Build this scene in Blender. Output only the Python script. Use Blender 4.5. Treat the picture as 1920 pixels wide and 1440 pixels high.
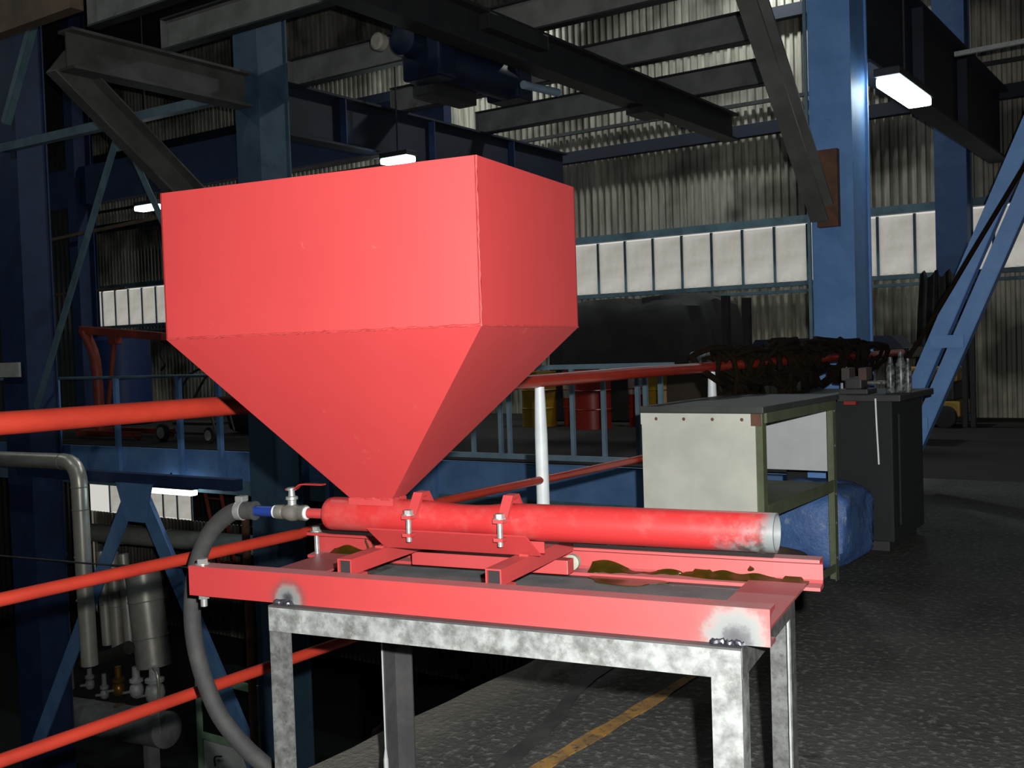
import bpy, bmesh, math, random
from mathutils import Matrix, Vector

for o in list(bpy.data.objects):
    bpy.data.objects.remove(o)
random.seed(7)
SC = bpy.context.scene
COL = SC.collection
V = Vector

# ------------------------------------------------------------------ camera
EYE = 1.25
YAW, PITCH, ROLL = 0.6043, -0.0326, 0.0328
fh = V((-math.sin(YAW), math.cos(YAW), 0)); rh = V((math.cos(YAW), math.sin(YAW), 0)); zz = V((0, 0, 1))
fwd = fh * math.cos(PITCH) + zz * math.sin(PITCH)
up0 = -fh * math.sin(PITCH) + zz * math.cos(PITCH)
right = rh * math.cos(ROLL) - up0 * math.sin(ROLL)
up = rh * math.sin(ROLL) + up0 * math.cos(ROLL)
cd = bpy.data.cameras.new('camera'); cam = bpy.data.objects.new('camera', cd); COL.objects.link(cam)
M = Matrix((right, up, -fwd)).transposed().to_4x4(); M.translation = (0, 0, EYE)
cam.matrix_world = M
cd.sensor_width = 36.0; cd.lens = 36.0 * 1982.9 / 1920.0
cd.clip_start = 0.05; cd.clip_end = 200
SC.camera = cam

# ------------------------------------------------------------------ world (overcast daylight outside the hall)
w = bpy.data.worlds.new('daylight'); SC.world = w; w.use_nodes = True
bg = w.node_tree.nodes['Background']
bg.inputs[0].default_value = (1.0, 0.97, 0.90, 1); bg.inputs[1].default_value = 0.62

# ------------------------------------------------------------------ camera flash: small, above and right of the lens
fl = bpy.data.lights.new('camera_flash', 'SPOT'); fo = bpy.data.objects.new('camera_flash', fl); COL.objects.link(fo)
fl.energy = 900; fl.shadow_soft_size = 0.012; fl.spot_size = math.radians(120); fl.spot_blend = 0.6
fl.color = (1.0, 1.0, 0.97)
fo.matrix_world = Matrix.Translation(V((0, 0, EYE)) + right * 0.065 + up * 0.08 - fwd * 0.01) @ M.to_3x3().to_4x4()

SC.view_settings.view_transform = 'Standard'
SC.view_settings.look = 'None'
SC.view_settings.exposure = 0.0
SC.view_settings.gamma = 1.0
SC.view_settings.use_curve_mapping = False

# ------------------------------------------------------------------ frames
WF = Matrix.Identity(4)
TA = 0.1601
TO = V((-1.0797, 1.5635, EYE))
TF = Matrix.Translation(TO) @ Matrix.Rotation(TA, 4, 'Z')       # frame of the stand: x along it, z from eye level

# ------------------------------------------------------------------ materials
MATS = {}
def newmat(name):
    m = bpy.data.materials.new(name); m.use_nodes = True
    MATS[name] = m
    nt = m.node_tree
    return m, nt, nt.nodes, nt.links, nt.nodes['Principled BSDF']

def setin(b, **k):
    for n, v in k.items():
        b.inputs[n.replace('_', ' ')].default_value = v

def noise(N, L, coord, scale, detail=4, rough=0.6, dist=0.0):
    n = N.new('ShaderNodeTexNoise'); n.inputs['Scale'].default_value = scale
    n.inputs['Detail'].default_value = detail; n.inputs['Roughness'].default_value = rough
    n.inputs['Distortion'].default_value = dist
    L.new(coord, n.inputs['Vector']); return n.outputs['Fac']

def ramp(N, L, src, stops):
    r = N.new('ShaderNodeValToRGB'); e = r.color_ramp.elements
    while len(e) < len(stops): e.new(0.5)
    for i, (p, c) in enumerate(stops):
        e[i].position = p
        e[i].color = (c, c, c, 1) if not hasattr(c, '__len__') else (*c, 1)
    L.new(src, r.inputs[0]); return r.outputs[0]

def mixc(N, L, fac, a, b):
    m = N.new('ShaderNodeMix'); m.data_type = 'RGBA'
    if hasattr(fac, 'is_output') or not isinstance(fac, (int, float)): L.new(fac, m.inputs[0])
    else: m.inputs[0].default_value = fac
    for s, i in ((a, 6), (b, 7)):
        if isinstance(s, tuple): m.inputs[i].default_value = (*s, 1)
        else: L.new(s, m.inputs[i])
    return m.outputs[2]

def bump(N, L, b, src, strength, dist=0.01):
    bp = N.new('ShaderNodeBump'); bp.inputs['Strength'].default_value = strength; bp.inputs['Distance'].default_value = dist
    L.new(src, bp.inputs['Height']); L.new(bp.outputs[0], b.inputs['Normal'])

def mat(name, c1, c2=None, scale=6, lo=0.4, hi=0.65, rough=0.5, metal=0.0, bmp=0.0, spots=None, spot_scale=30, spot_lo=0.62, spot_hi=0.7):
    m, nt, N, L, b = newmat(name)
    tc = N.new('ShaderNodeTexCoord').outputs['Object']
    c2 = c2 or tuple(x * 0.8 for x in c1)
    f = ramp(N, L, noise(N, L, tc, scale, 5), [(lo, 0.0), (hi, 1.0)])
    c = mixc(N, L, f, c1, c2)
    if spots:
        f2 = ramp(N, L, noise(N, L, tc, spot_scale, 6, 0.7), [(spot_lo, 0.0), (spot_hi, 1.0)])
        c = mixc(N, L, f2, c, spots)
    L.new(c, b.inputs['Base Color'])
    setin(b, Roughness=rough, Metallic=metal)
    if bmp: bump(N, L, b, noise(N, L, tc, scale * 6, 6), bmp)
    return m

RED = (0.255, 0.0150, 0.0155)
mat('red_paint', RED, (0.238, 0.0125, 0.0130), 4, .35, .7, 0.54, spots=(0.28, 0.060, 0.055), spot_scale=11, spot_lo=.66, spot_hi=.80)
mat('red_dusty', (0.20, 0.026, 0.028), (0.17, 0.045, 0.048), 9, .4, .7, 0.5, spots=(.26, .22, .21), spot_scale=70, spot_lo=.68, spot_hi=.73)
mat('rail_red', (0.27, 0.022, 0.011), (0.21, 0.016, 0.009), 7, .4, .7, 0.4, spots=(0.08, 0.010, 0.008), spot_scale=25, spot_lo=.68, spot_hi=.74)
for q in ('red_paint', 'red_dusty'):
    MATS[q].node_tree.nodes['Principled BSDF'].inputs['Specular IOR Level'].default_value = 1.0
mat('tube_mouth_shade', (0.007, 0.005, 0.006), (0.005, 0.0035, 0.004), 30, rough=1.0)
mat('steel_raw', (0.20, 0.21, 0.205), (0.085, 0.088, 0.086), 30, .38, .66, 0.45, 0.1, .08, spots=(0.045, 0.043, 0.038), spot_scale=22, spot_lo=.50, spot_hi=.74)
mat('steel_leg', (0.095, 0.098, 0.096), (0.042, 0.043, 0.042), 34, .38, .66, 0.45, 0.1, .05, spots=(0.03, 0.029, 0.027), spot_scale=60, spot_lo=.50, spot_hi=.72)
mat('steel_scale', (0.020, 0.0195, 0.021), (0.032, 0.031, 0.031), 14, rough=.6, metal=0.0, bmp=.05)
mat('steel_bright', (0.30, 0.32, 0.32), (0.24, 0.26, .26), 40, rough=.4, metal=.3)
mat('sheet_grey', (0.075, 0.078, 0.080), (0.050, 0.053, .056), 8, rough=.7, metal=0.0, spots=(.26, .26, .26), spot_scale=95, spot_lo=.64, spot_hi=.68)
mat('zinc', (0.36, 0.37, 0.36), (0.26, 0.27, 0.26), 50, rough=.32, metal=.7)
mat('brass_nickel', (0.17, 0.165, 0.145), (0.13, 0.125, 0.11), 40, rough=.34, metal=.6)
mat('thread_tape', (0.33, 0.34, 0.345), (0.28, .29, .3), 60, rough=.6)
mat('blue_nipple', (0.005, 0.018, 0.105), (0.007, .014, .07), 30, rough=.4)
mat('hose_rubber', (0.0105, 0.0108, 0.0115), (0.020, 0.0195, 0.019), 22, .45, .7, 0.8, bmp=.1)
mat('grease', (0.016, 0.012, 0.001), (0.030, 0.013, 0.0015), 30, .45, .65, 0.2)
mat('weld_bead', (0.012, 0.013, 0.019), (0.03, 0.03, 0.04), 80, rough=.35, metal=.4)
mat('weld_red', (0.25, 0.030, 0.028), (0.21, 0.02, 0.02), 60, rough=.4)
mat('roller_white', (0.20, 0.20, 0.16), rough=.6)
mat('white_post', (0.66, 0.70, 0.72), (0.56, .6, .62), 9, rough=.45)
mat('blue_paint', (0.14, 0.30, 0.62), (0.10, 0.235, 0.52), 3, rough=.5, spots=(0.05, 0.09, 0.18), spot_scale=7, spot_lo=.66, spot_hi=.76)
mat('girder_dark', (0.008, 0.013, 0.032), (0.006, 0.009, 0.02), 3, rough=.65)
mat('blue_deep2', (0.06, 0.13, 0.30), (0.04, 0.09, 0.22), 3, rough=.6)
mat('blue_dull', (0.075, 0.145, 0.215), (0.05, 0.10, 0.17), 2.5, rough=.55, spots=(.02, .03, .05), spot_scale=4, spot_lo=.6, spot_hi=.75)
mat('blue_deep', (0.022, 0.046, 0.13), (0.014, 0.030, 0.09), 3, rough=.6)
mat('blue_fascia', (0.17, 0.34, 0.66), (0.12, 0.26, 0.54), 2.5, rough=.5, spots=(.05, .09, .16), spot_scale=5, spot_lo=.64, spot_hi=.76)
mat('teal_paint', (0.14, 0.24, 0.29), (0.09, 0.16, 0.21), 4, rough=.5)
mat('pale_blue', (0.30, 0.42, 0.52), (0.22, 0.34, 0.45), 5, rough=.45)
mat('grey_beam', (0.13, 0.13, 0.125), (0.085, 0.085, 0.08), 2.5, rough=.65, spots=(.08, .055, .035), spot_scale=4, spot_lo=.62, spot_hi=.75)
mat('joist_grey', (0.24, 0.245, 0.235), (0.16, 0.165, 0.155), 2.5, rough=.65, spots=(.12, .09, .06), spot_scale=4, spot_lo=.62, spot_hi=.75)
mat('brown_beam', (0.17, 0.115, 0.07), (0.10, 0.07, 0.05), 2.5, rough=.7)
mat('black_steel', (0.018, 0.019, 0.022), (0.03, 0.03, 0.033), 5, rough=.6)
mat('hoist_blue', (0.005, 0.014, 0.045), (0.004, 0.009, 0.028), 5, rough=.55)
mat('aluminium', (0.88, 0.84, 0.73), (0.70, 0.67, 0.58), 4, rough=.36, metal=.5)
mat('tank_grey', (0.42, 0.43, 0.42), (0.30, 0.31, .30), 5, rough=.5, metal=.1)
mat('dark_lagging', (0.06, 0.06, 0.048), (0.035, .036, .03), 8, rough=.7)
mat('cast_valve', (0.72, 0.73, 0.70), (0.5, .5, .48), 12, rough=.45, metal=.1)
mat('brass_valve', (0.40, 0.22, 0.05), (0.25, .13, .03), 12, rough=.35, metal=.6)
mat('pale_green', (0.40, 0.62, 0.40), (0.32, .5, .32), 6, rough=.5)
mat('cream', (0.85, 0.88, 0.84), (0.7, .74, .7), 6, rough=.5)
mat('black_panel', (0.012, 0.013, 0.014), rough=.3)
mat('olive', (0.105, 0.125, 0.07), (0.075, 0.09, 0.05), 10, rough=.6)
mat('bench_top', (0.045, 0.050, 0.047), (0.03, 0.035, .033), 8, rough=.6, spots=(.12, .13, .12), spot_scale=14, spot_lo=.68, spot_hi=.74)
mat('cart_panel', (0.54, 0.55, 0.48), (0.46, 0.47, 0.41), 5, rough=.5, spots=(0.26, 0.17, 0.10), spot_scale=9, spot_lo=.66, spot_hi=.78)
mat('cart_back', (0.52, 0.55, 0.56), (0.44, .47, .48), 3, rough=.4, metal=.1)
mat('blue_film', (0.07, 0.15, 0.36), (0.045, 0.10, 0.27), 9, rough=.45, bmp=.6, spots=(.25, .32, .42), spot_scale=14, spot_lo=.60, spot_hi=.72)
mat('brown_rope', (0.010, 0.006, 0.003), (0.006, 0.004, 0.002), 25, rough=1.0)
MATS['brown_rope'].node_tree.nodes['Principled BSDF'].inputs['Specular IOR Level'].default_value = .1
mat('sheet_film', (0.045, 0.05, 0.047), (0.02, .022, .021), 5, rough=.45)
mat('tarp', (0.010, 0.011, 0.010), (0.020, .020, .018), 4, rough=.75)
mat('drum_red', (0.42, 0.035, 0.020), (0.34, 0.028, 0.018), 4, rough=.4)
mat('drum_yellow', (0.45, 0.26, 0.02), (0.35, 0.2, 0.02), 4, rough=.4)
mat('drum_white', (0.55, 0.53, 0.48), (0.4, .38, .35), 5, rough=.5)
mat('drum_blue', (0.012, 0.035, 0.13), (0.01, .028, .10), 5, rough=.5)
mat('yellow_paint', (0.50, 0.30, 0.04), (0.4, .24, .03), 5, rough=.5)
mat('engine_red', (0.33, 0.055, 0.03), (0.24, .04, .025), 6, rough=.5)
mat('tyre', (0.03, 0.03, 0.03), rough=.8)
mat('hub_pale', (0.5, 0.48, 0.42), rough=.6)
mat('rust', (0.14, 0.065, 0.035), (0.09, .045, .03), 9, rough=.8)
mat('clear_film', (0.13, 0.145, 0.145), (0.035, .04, .04), 40, .45, .55, rough=.35)
mat('cabinet_dark', (0.008, 0.012, 0.013), (0.006, .009, .010), 5, rough=.8)
mat('wood_box', (0.10, 0.07, 0.045), rough=.8)
mat('white_plain', (0.62, 0.62, 0.58), rough=.5)
mat('handle_red', (0.20, 0.014, 0.014), rough=.4)
mat('dark_wall', (0.035, 0.038, 0.042), (0.025, .027, .03), 1, rough=.8)
mat('roof_dark', (0.05, 0.05, 0.05), (0.035, .035, .035), 1, rough=.8)
mat('scrap', (0.05, 0.042, 0.036), (0.10, 0.045, 0.028), 5, rough=.8)

# corrugated galvanised sheet, streaked along the ribs
def corr(name, c1, c2, rough=.42, metal=.45):
    m, nt, N, L, b = newmat(name)
    tc = N.new('ShaderNodeTexCoord').outputs['Object']
    mp = N.new('ShaderNodeMapping'); L.new(tc, mp.inputs[0]); mp.inputs['Scale'].default_value = (1, 1, .12)
    f = ramp(N, L, noise(N, L, mp.outputs[0], 5.5, 5, .7), [(.36, 0.0), (.68, 1.0)])
    c = mixc(N, L, f, c1, c2)
    f2 = ramp(N, L, noise(N, L, tc, .55, 3), [(.48, 0.0), (.62, 1.0)])
    c = mixc(N, L, f2, c, tuple(x * .5 for x in c2))
    L.new(c, b.inputs['Base Color']); setin(b, Roughness=rough, Metallic=metal)
corr('corrugated', (0.56, 0.53, 0.45), (0.22, 0.205, 0.165), .45, .3)
corr('corrugated_low', (0.70, 0.67, 0.55), (0.22, 0.21, 0.16), .3, .2)

# translucent roof-light sheet
def glazing():
    m, nt, N, L, b = newmat('glazing')
    tc = N.new('ShaderNodeTexCoord').outputs['Object']
    f = ramp(N, L, noise(N, L, tc, 1.6, 4), [(.35, 0.0), (.7, 1.0)])
    c = mixc(N, L, f, (0.90, 0.90, 0.88), (0.62, 0.60, 0.56))
    t = N.new('ShaderNodeBsdfTranslucent'); d = N.new('ShaderNodeBsdfDiffuse'); mx = N.new('ShaderNodeMixShader')
    L.new(c, t.inputs[0]); L.new(c, d.inputs[0]); mx.inputs[0].default_value = .25
    L.new(t.outputs[0], mx.inputs[1]); L.new(d.outputs[0], mx.inputs[2])
    L.new(mx.outputs[0], N['Material Output'].inputs[0])
glazing()

def lampmat(name, col, s):
    m, nt, N, L, b = newmat(name)
    setin(b, Base_Color=(.8, .8, .8, 1)); b.inputs['Emission Color'].default_value = (*col, 1); b.inputs['Emission Strength'].default_value = s
lampmat('lamp_glow', (0.80, 0.97, 1.0), 16)
lampmat('lamp_glow_soft', (0.70, 0.92, 1.0), 5)

# dirty concrete floor with flakes and oil
def floor_mat():
    m, nt, N, L, b = newmat('floor_concrete')
    tc = N.new('ShaderNodeTexCoord').outputs['Object']
    f = ramp(N, L, noise(N, L, tc, 1.6, 5), [(.38, 0.0), (.66, 1.0)])
    c = mixc(N, L, f, (0.055, 0.057, 0.052), (0.030, 0.032, 0.029))
    f2 = ramp(N, L, noise(N, L, tc, 34, 4, .65), [(.53, 0.0), (.66, 1.0)])
    c = mixc(N, L, f2, c, (0.135, 0.135, 0.12))
    f4 = ramp(N, L, noise(N, L, tc, 5, 6, .7), [(.62, 0.0), (.70, 1.0)])
    c = mixc(N, L, f4, c, (0.012, 0.012, 0.012))
    # bare concrete strip by the slab edge
    sx = N.new('ShaderNodeSeparateXYZ'); L.new(tc, sx.inputs[0])
    ad = N.new('ShaderNodeMath'); ad.operation = 'MULTIPLY_ADD'; L.new(noise(N, L, tc, 7, 5), ad.inputs[0]); ad.inputs[1].default_value = .35
    L.new(sx.outputs[0], ad.inputs[2])
    mr = N.new('ShaderNodeMapRange'); L.new(ad.outputs[0], mr.inputs[0])
    mr.inputs[1].default_value = -2.12; mr.inputs[2].default_value = -1.90; mr.inputs[3].default_value = .8; mr.inputs[4].default_value = 0
    c = mixc(N, L, mr.outputs[0], c, (0.12, 0.11, 0.095))
    L.new(c, b.inputs['Base Color']); setin(b, Roughness=.75)
    b.inputs['Specular IOR Level'].default_value = .25
    bump(N, L, b, noise(N, L, tc, 34, 4, .65), .8, .012)
floor_mat()
mat('balcony_floor_shade', (0.011, 0.0095, 0.007), (0.007, 0.006, 0.005), 2, rough=.95)  # same floor as the platform, with the balcony's shade put into the colour
mat('worn_yellow', (0.30, 0.155, 0.028), (0.16, 0.09, 0.03), 9, .4, .6, .8, spots=(.03, .03, .03), spot_scale=30, spot_lo=.52, spot_hi=.64)
mat('tar_stripe', (0.016, 0.016, 0.016), (0.035, .036, .034), 8, rough=.8)

# channel with two weld burns (centres in the slide frame's own coordinates)
def burn_mat():
    m, nt, N, L, b = newmat('red_channel_burnt')
    tc = N.new('ShaderNodeTexCoord').outputs['Object']
    base = mixc(N, L, ramp(N, L, noise(N, L, tc, 5, 4), [(.35, 0.0), (.7, 1.0)]), RED, (0.238, .0125, .0130))
    nz = noise(N, L, tc, 38, 5, .7)
    for ctr, s in (((-0.552, 0.0455, 0.008), 0.85), ((0.383, 0.0455, 0.008), 1.45)):
        vd = N.new('ShaderNodeVectorMath'); vd.operation = 'DISTANCE'; L.new(tc, vd.inputs[0]); vd.inputs[1].default_value = ctr
        a = N.new('ShaderNodeMath'); a.operation = 'MULTIPLY_ADD'; L.new(nz, a.inputs[0]); a.inputs[1].default_value = .030 * s; L.new(vd.outputs['Value'], a.inputs[2])
        k = N.new('ShaderNodeMath'); k.operation = 'DIVIDE'; L.new(a.outputs[0], k.inputs[0]); k.inputs[1].default_value = .1 * s
        fac = ramp(N, L, k.outputs[0], [(.44, 1.0), (.78, 0.0)])
        col = ramp(N, L, k.outputs[0], [(.20, (.010, .010, .013)), (.29, (.030, .031, .036)), (.36, (.085, .092, .090)), (.50, (.105, .105, .10)), (.60, (.045, .030, .028)), (.74, (.13, .022, .02))])
        base = mixc(N, L, fac, base, col)
    ge = N.new('ShaderNodeNewGeometry'); sn = N.new('ShaderNodeSeparateXYZ'); L.new(ge.outputs['True Normal'], sn.inputs[0])
    du = N.new('ShaderNodeMath'); du.operation = 'MULTIPLY'; du.use_clamp = True
    L.new(ramp(N, L, sn.outputs[2], [(.6, 0.0), (.95, .85)]), du.inputs[0]); L.new(ramp(N, L, noise(N, L, tc, 14, 5), [(.25, .5), (.65, 1.0)]), du.inputs[1])
    base = mixc(N, L, du.outputs[0], base, (0.20, 0.085, 0.088))
    L.new(base, b.inputs['Base Color']); setin(b, Roughness=.54); b.inputs['Specular IOR Level'].default_value = 1.0
burn_mat()

# red pipe, bare and greasy towards its open end (x in the pipe's own frame)
def pipe_mat():
    m, nt, N, L, b = newmat('pipe_paint')
    tc = N.new('ShaderNodeTexCoord').outputs['Object']
    sx = N.new('ShaderNodeSeparateXYZ'); L.new(tc, sx.inputs[0])
    nz = noise(N, L, tc, 26, 6, .75)
    base = mixc(N, L, ramp(N, L, noise(N, L, tc, 11, 5, .7), [(.50, 0.0), (.85, 1.0)]), RED, (0.25, .052, .047))
    a = N.new('ShaderNodeMath'); a.operation = 'MULTIPLY_ADD'; L.new(nz, a.inputs[0]); a.inputs[1].default_value = .22; L.new(sx.outputs[0], a.inputs[2])
    zz_ = N.new('ShaderNodeMath'); zz_.operation = 'MULTIPLY_ADD'; L.new(sx.outputs[2], zz_.inputs[0]); zz_.inputs[1].default_value = -1.5; L.new(a.outputs[0], zz_.inputs[2])
    fac = N.new('ShaderNodeMapRange'); L.new(zz_.outputs[0], fac.inputs[0]); fac.inputs[1].default_value = .22; fac.inputs[2].default_value = .31
    grey = mixc(N, L, ramp(N, L, noise(N, L, tc, 60, 5), [(.42, 0.0), (.6, 1.0)]), (.10, .105, .105), (.035, .033, .032))
    c = mixc(N, L, fac.outputs[0], base, grey)
    f3 = N.new('ShaderNodeMapRange'); L.new(sx.outputs[0], f3.inputs[0]); f3.inputs[1].default_value = .392; f3.inputs[2].default_value = .412
    c = mixc(N, L, f3.outputs[0], c, (.098, .108, .110))
    L.new(c, b.inputs['Base Color']); setin(b, Roughness=.38)
pipe_mat()

# ------------------------------------------------------------------ builders
class MB:
    def __init__(s, frame=WF):
        s.v = []; s.f = []; s.frame = frame
    def add(s, vs, fs):
        n = len(s.v); s.v += [V(p) for p in vs]; s.f += [tuple(i + n for i in f) for f in fs]; return s
    def box(s, x0, x1, y0, y1, z0, z1):
        vs = [(x0, y0, z0), (x1, y0, z0), (x1, y1, z0), (x0, y1, z0), (x0, y0, z1), (x1, y0, z1), (x1, y1, z1), (x0, y1, z1)]
        return s.add(vs, [(3, 2, 1, 0), (4, 5, 6, 7), (0, 1, 5, 4), (1, 2, 6, 5), (2, 3, 7, 6), (3, 0, 4, 7)])
    def prism(s, prof, axis, a, b):
        """prof: closed 2-D outline; axis 'x': (y,z), 'y': (x,z), 'z': (x,y); extruded from a to b"""
        def P(t, p):
            return {'x': (t, p[0], p[1]), 'y': (p[0], t, p[1]), 'z': (p[0], p[1], t)}[axis]
        n = len(prof)
        vs = [P(a, p) for p in prof] + [P(b, p) for p in prof]
        fs = [tuple(range(n))[::-1], tuple(range(n, 2 * n))] + [(i, (i + 1) % n, n + (i + 1) % n, n + i) for i in range(n)]
        return s.add(vs, fs)
    def tube(s, pts, r, seg=12, cap=True):
        pts = [V(p) for p in pts]; n = len(pts)
        rs = r if hasattr(r, '__len__') else [r] * n
        ref = None; rings = []
        for i, p in enumerate(pts):
            d = (pts[min(i + 1, n - 1)] - pts[max(i - 1, 0)]).normalized()
            if ref is None:
                ref = d.orthogonal().normalized()
            ref = (ref - d * ref.dot(d)).normalized()
            q = d.cross(ref)
            rings.append([p + (ref * math.cos(2 * math.pi * k / seg) + q * math.sin(2 * math.pi * k / seg)) * rs[i] for k in range(seg)])
        vs = [x for rg in rings for x in rg]
        fs = [(i * seg + k, i * seg + (k + 1) % seg, (i + 1) * seg + (k + 1) % seg, (i + 1) * seg + k) for i in range(n - 1) for k in range(seg)]
        if cap: fs += [tuple(range(seg))[::-1], tuple(range((n - 1) * seg, n * seg))]
        return s.add(vs, fs)
    def cyl(s, a, b, r, seg=16):
        return s.tube([a, b], r, seg)
    def bar(s, a, b, wd, ht, upv=(0, 0, 1)):
        """rectangular bar from a to b, wd across, ht along upv"""
        a, b = V(a), V(b); d = (b - a).normalized(); u = V(upv); u = (u - d * u.dot(d)).normalized(); q = d.cross(u)
        vs = []
        for p in (a, b):
            for i, j in ((-1, -1), (1, -1), (1, 1), (-1, 1)):
                vs.append(p + q * (i * wd / 2) + u * (j * ht / 2))
        return s.add(vs, [(3, 2, 1, 0), (4, 5, 6, 7), (0, 1, 5, 4), (1, 2, 6, 5), (2, 3, 7, 6), (3, 0, 4, 7)])
    def ibeam(s, a, b, wd, ht, tf=.02, tw=.014, upv=(0, 0, 1)):
        a, b = V(a), V(b); d = (b - a).normalized(); u = V(upv); u = (u - d * u.dot(d)).normalized()
        s.bar(a + u * (ht / 2 - tf / 2), b + u * (ht / 2 - tf / 2), wd, tf, u)
        s.bar(a - u * (ht / 2 - tf / 2), b - u * (ht / 2 - tf / 2), wd, tf, u)
        s.bar(a, b, tw, ht - 2 * tf, u)
        return s
    def lathe(s, prof, origin, axis, seg=24):
        """prof list of (t along axis, radius)"""
        o = V(origin); d = V(axis).normalized(); e = d.orthogonal().normalized(); q = d.cross(e); n = len(prof)
        vs = [o + d * t + (e * math.cos(2 * math.pi * k / seg) + q * math.sin(2 * math.pi * k / seg)) * max(r, 1e-4) for t, r in prof for k in range(seg)]
        fs = [(i * seg + k, i * seg + (k + 1) % seg, (i + 1) * seg + (k + 1) % seg, (i + 1) * seg + k) for i in range(n - 1) for k in range(seg)]
        fs += [tuple(range(seg))[::-1], tuple(range((n - 1) * seg, n * seg))]
        return s.add(vs, fs)
    def slab(s, quad, t):
        """flat plate: outer quad, thickened by t along minus its normal"""
        q = [V(p) for p in quad]; n = (q[1] - q[0]).cross(q[-1] - q[0]).normalized(); m = len(q)
        vs = q + [p - n * t for p in q]
        fs = [tuple(range(m)), tuple(range(m, 2 * m))[::-1]] + [(i, m + i, m + (i + 1) % m, (i + 1) % m) for i in range(m)]
        return s.add(vs, fs)
    def build(s, name, mt, parent=None, smooth=False, bevel=0):
        me = bpy.data.meshes.new(name)
        wv = [s.frame @ p for p in s.v]
        if parent is not None:
            inv = wmat(parent).inverted(); wv = [inv @ p for p in wv]; loc = None
        else:
            xs, ys, zs = zip(*wv)
            loc = V(((min(xs) + max(xs)) / 2, (min(ys) + max(ys)) / 2, min(zs))); wv = [p - loc for p in wv]
        me.from_pydata([tuple(p) for p in wv], [], s.f); me.update()
        bm = bmesh.new(); bm.from_mesh(me); bmesh.ops.recalc_face_normals(bm, faces=bm.faces)
        if bevel: bmesh.ops.bevel(bm, geom=bm.edges[:], offset=bevel, segments=2, affect='EDGES', profile=.6)
        bm.to_mesh(me); bm.free()
        if smooth:
            for p in me.polygons: p.use_smooth = True
            md = me
        me.materials.append(MATS[mt] if isinstance(mt, str) else mt)
        o = bpy.data.objects.new(name, me); COL.objects.link(o)
        if parent is not None: o.parent = parent
        else: o.location = loc
        if smooth: auto(o)
        return o

WM = {}
def wmat(o):
    if o.name in WM: return WM[o.name]
    m = Matrix.LocRotScale(o.location, o.rotation_euler, None)
    if o.parent is not None: m = wmat(o.parent) @ m
    return m
def auto(o):
    e = o.data
    bm = bmesh.new(); bm.from_mesh(e)
    for ed in bm.edges:
        if len(ed.link_faces) == 2 and ed.calc_face_angle(0) > math.radians(38): ed.smooth = False
    bm.to_mesh(e); bm.free()
def tag(o, label, cat, group=None):
    o['label'] = label; o['category'] = cat
    if group: o['group'] = group
    return o
def struct(o):
    o['kind'] = 'structure'; return o
def thing(name, label, cat, loc=(0, 0, 0), rz=0, group=None):
    o = bpy.data.objects.new(name, None); COL.objects.link(o); o.location = loc; o.rotation_euler = (0, 0, rz)
    o.empty_display_size = .1
    return tag(o, label, cat, group)
def copy_tree(o, parent=None):
    c = o.copy(); COL.objects.link(c)
    if parent is not None: c.parent = parent
    for ch in [x for x in COL.objects if x.parent == o]: copy_tree(ch, c)
    return c
def bez(pts, n=10):
    """Catmull-Rom through pts"""
    P = [V(p) for p in pts]; P = [P[0] * 2 - P[1]] + P + [P[-1] * 2 - P[-2]]; out = []
    for i in range(1, len(P) - 2):
        for k in range(n):
            t = k / n; a, b, c, d = P[i - 1], P[i], P[i + 1], P[i + 2]
            out.append(.5 * ((2 * b) + (c - a) * t + (2 * a - 5 * b + 4 * c - d) * t * t + (3 * b - a - 3 * c + d) * t ** 3))
    out.append(P[-2]); return out

# ================================================================== THE HALL
WB = 17.0                      # back wall
# platform and balcony (one level), void with lower level on the left
EX, BY = -2.35, 9.67
def jag(x0, y0, y1, n):
    return [(x0 + random.uniform(-.012, .014), y0 + (y1 - y0) * i / n) for i in range(n + 1)]
fl_prof = [(9, -6), (9, BY)] + [(EX, BY)] + jag(EX, BY - .3, -5.5, 90) + [(EX, -6)]
struct(MB().prism(fl_prof, 'z', -.30, 0).build('floor', 'floor_concrete'))
struct(MB().box(-26, 9, BY, WB, -.30, 0).build('floor_balcony', 'balcony_floor_shade'))
bpy.data.objects['floor'].data.transform(Matrix.Translation(bpy.data.objects['floor'].location)); bpy.data.objects['floor'].location = (0, 0, 0)
fl_low = struct(MB().box(-26, 9, -6, WB, -5.7, -5.5).build('floor_lower', 'dark_wall'))

def corrugate(axis, fixed, a, b, z0, z1, pitch=.135, depth=.045):
    n = int(round((b - a) / pitch)); pts = []
    for i in range(n):
        x = a + i * pitch
        pts += [(x, 0), (x + pitch * .38, 0), (x + pitch * .5, depth), (x + pitch * .88, depth)]
    pts.append((a + n * pitch, 0))
    vs = []; fs = []
    for (x, d) in pts:
        p = (x, fixed + d) if axis == 'x' else (fixed - d, x)
        vs += [(p[0], p[1], z0), (p[0], p[1], z1)]
    for i in range(len(pts) - 1): fs.append((2 * i, 2 * i + 2, 2 * i + 3, 2 * i + 1))
    return vs, fs

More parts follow.
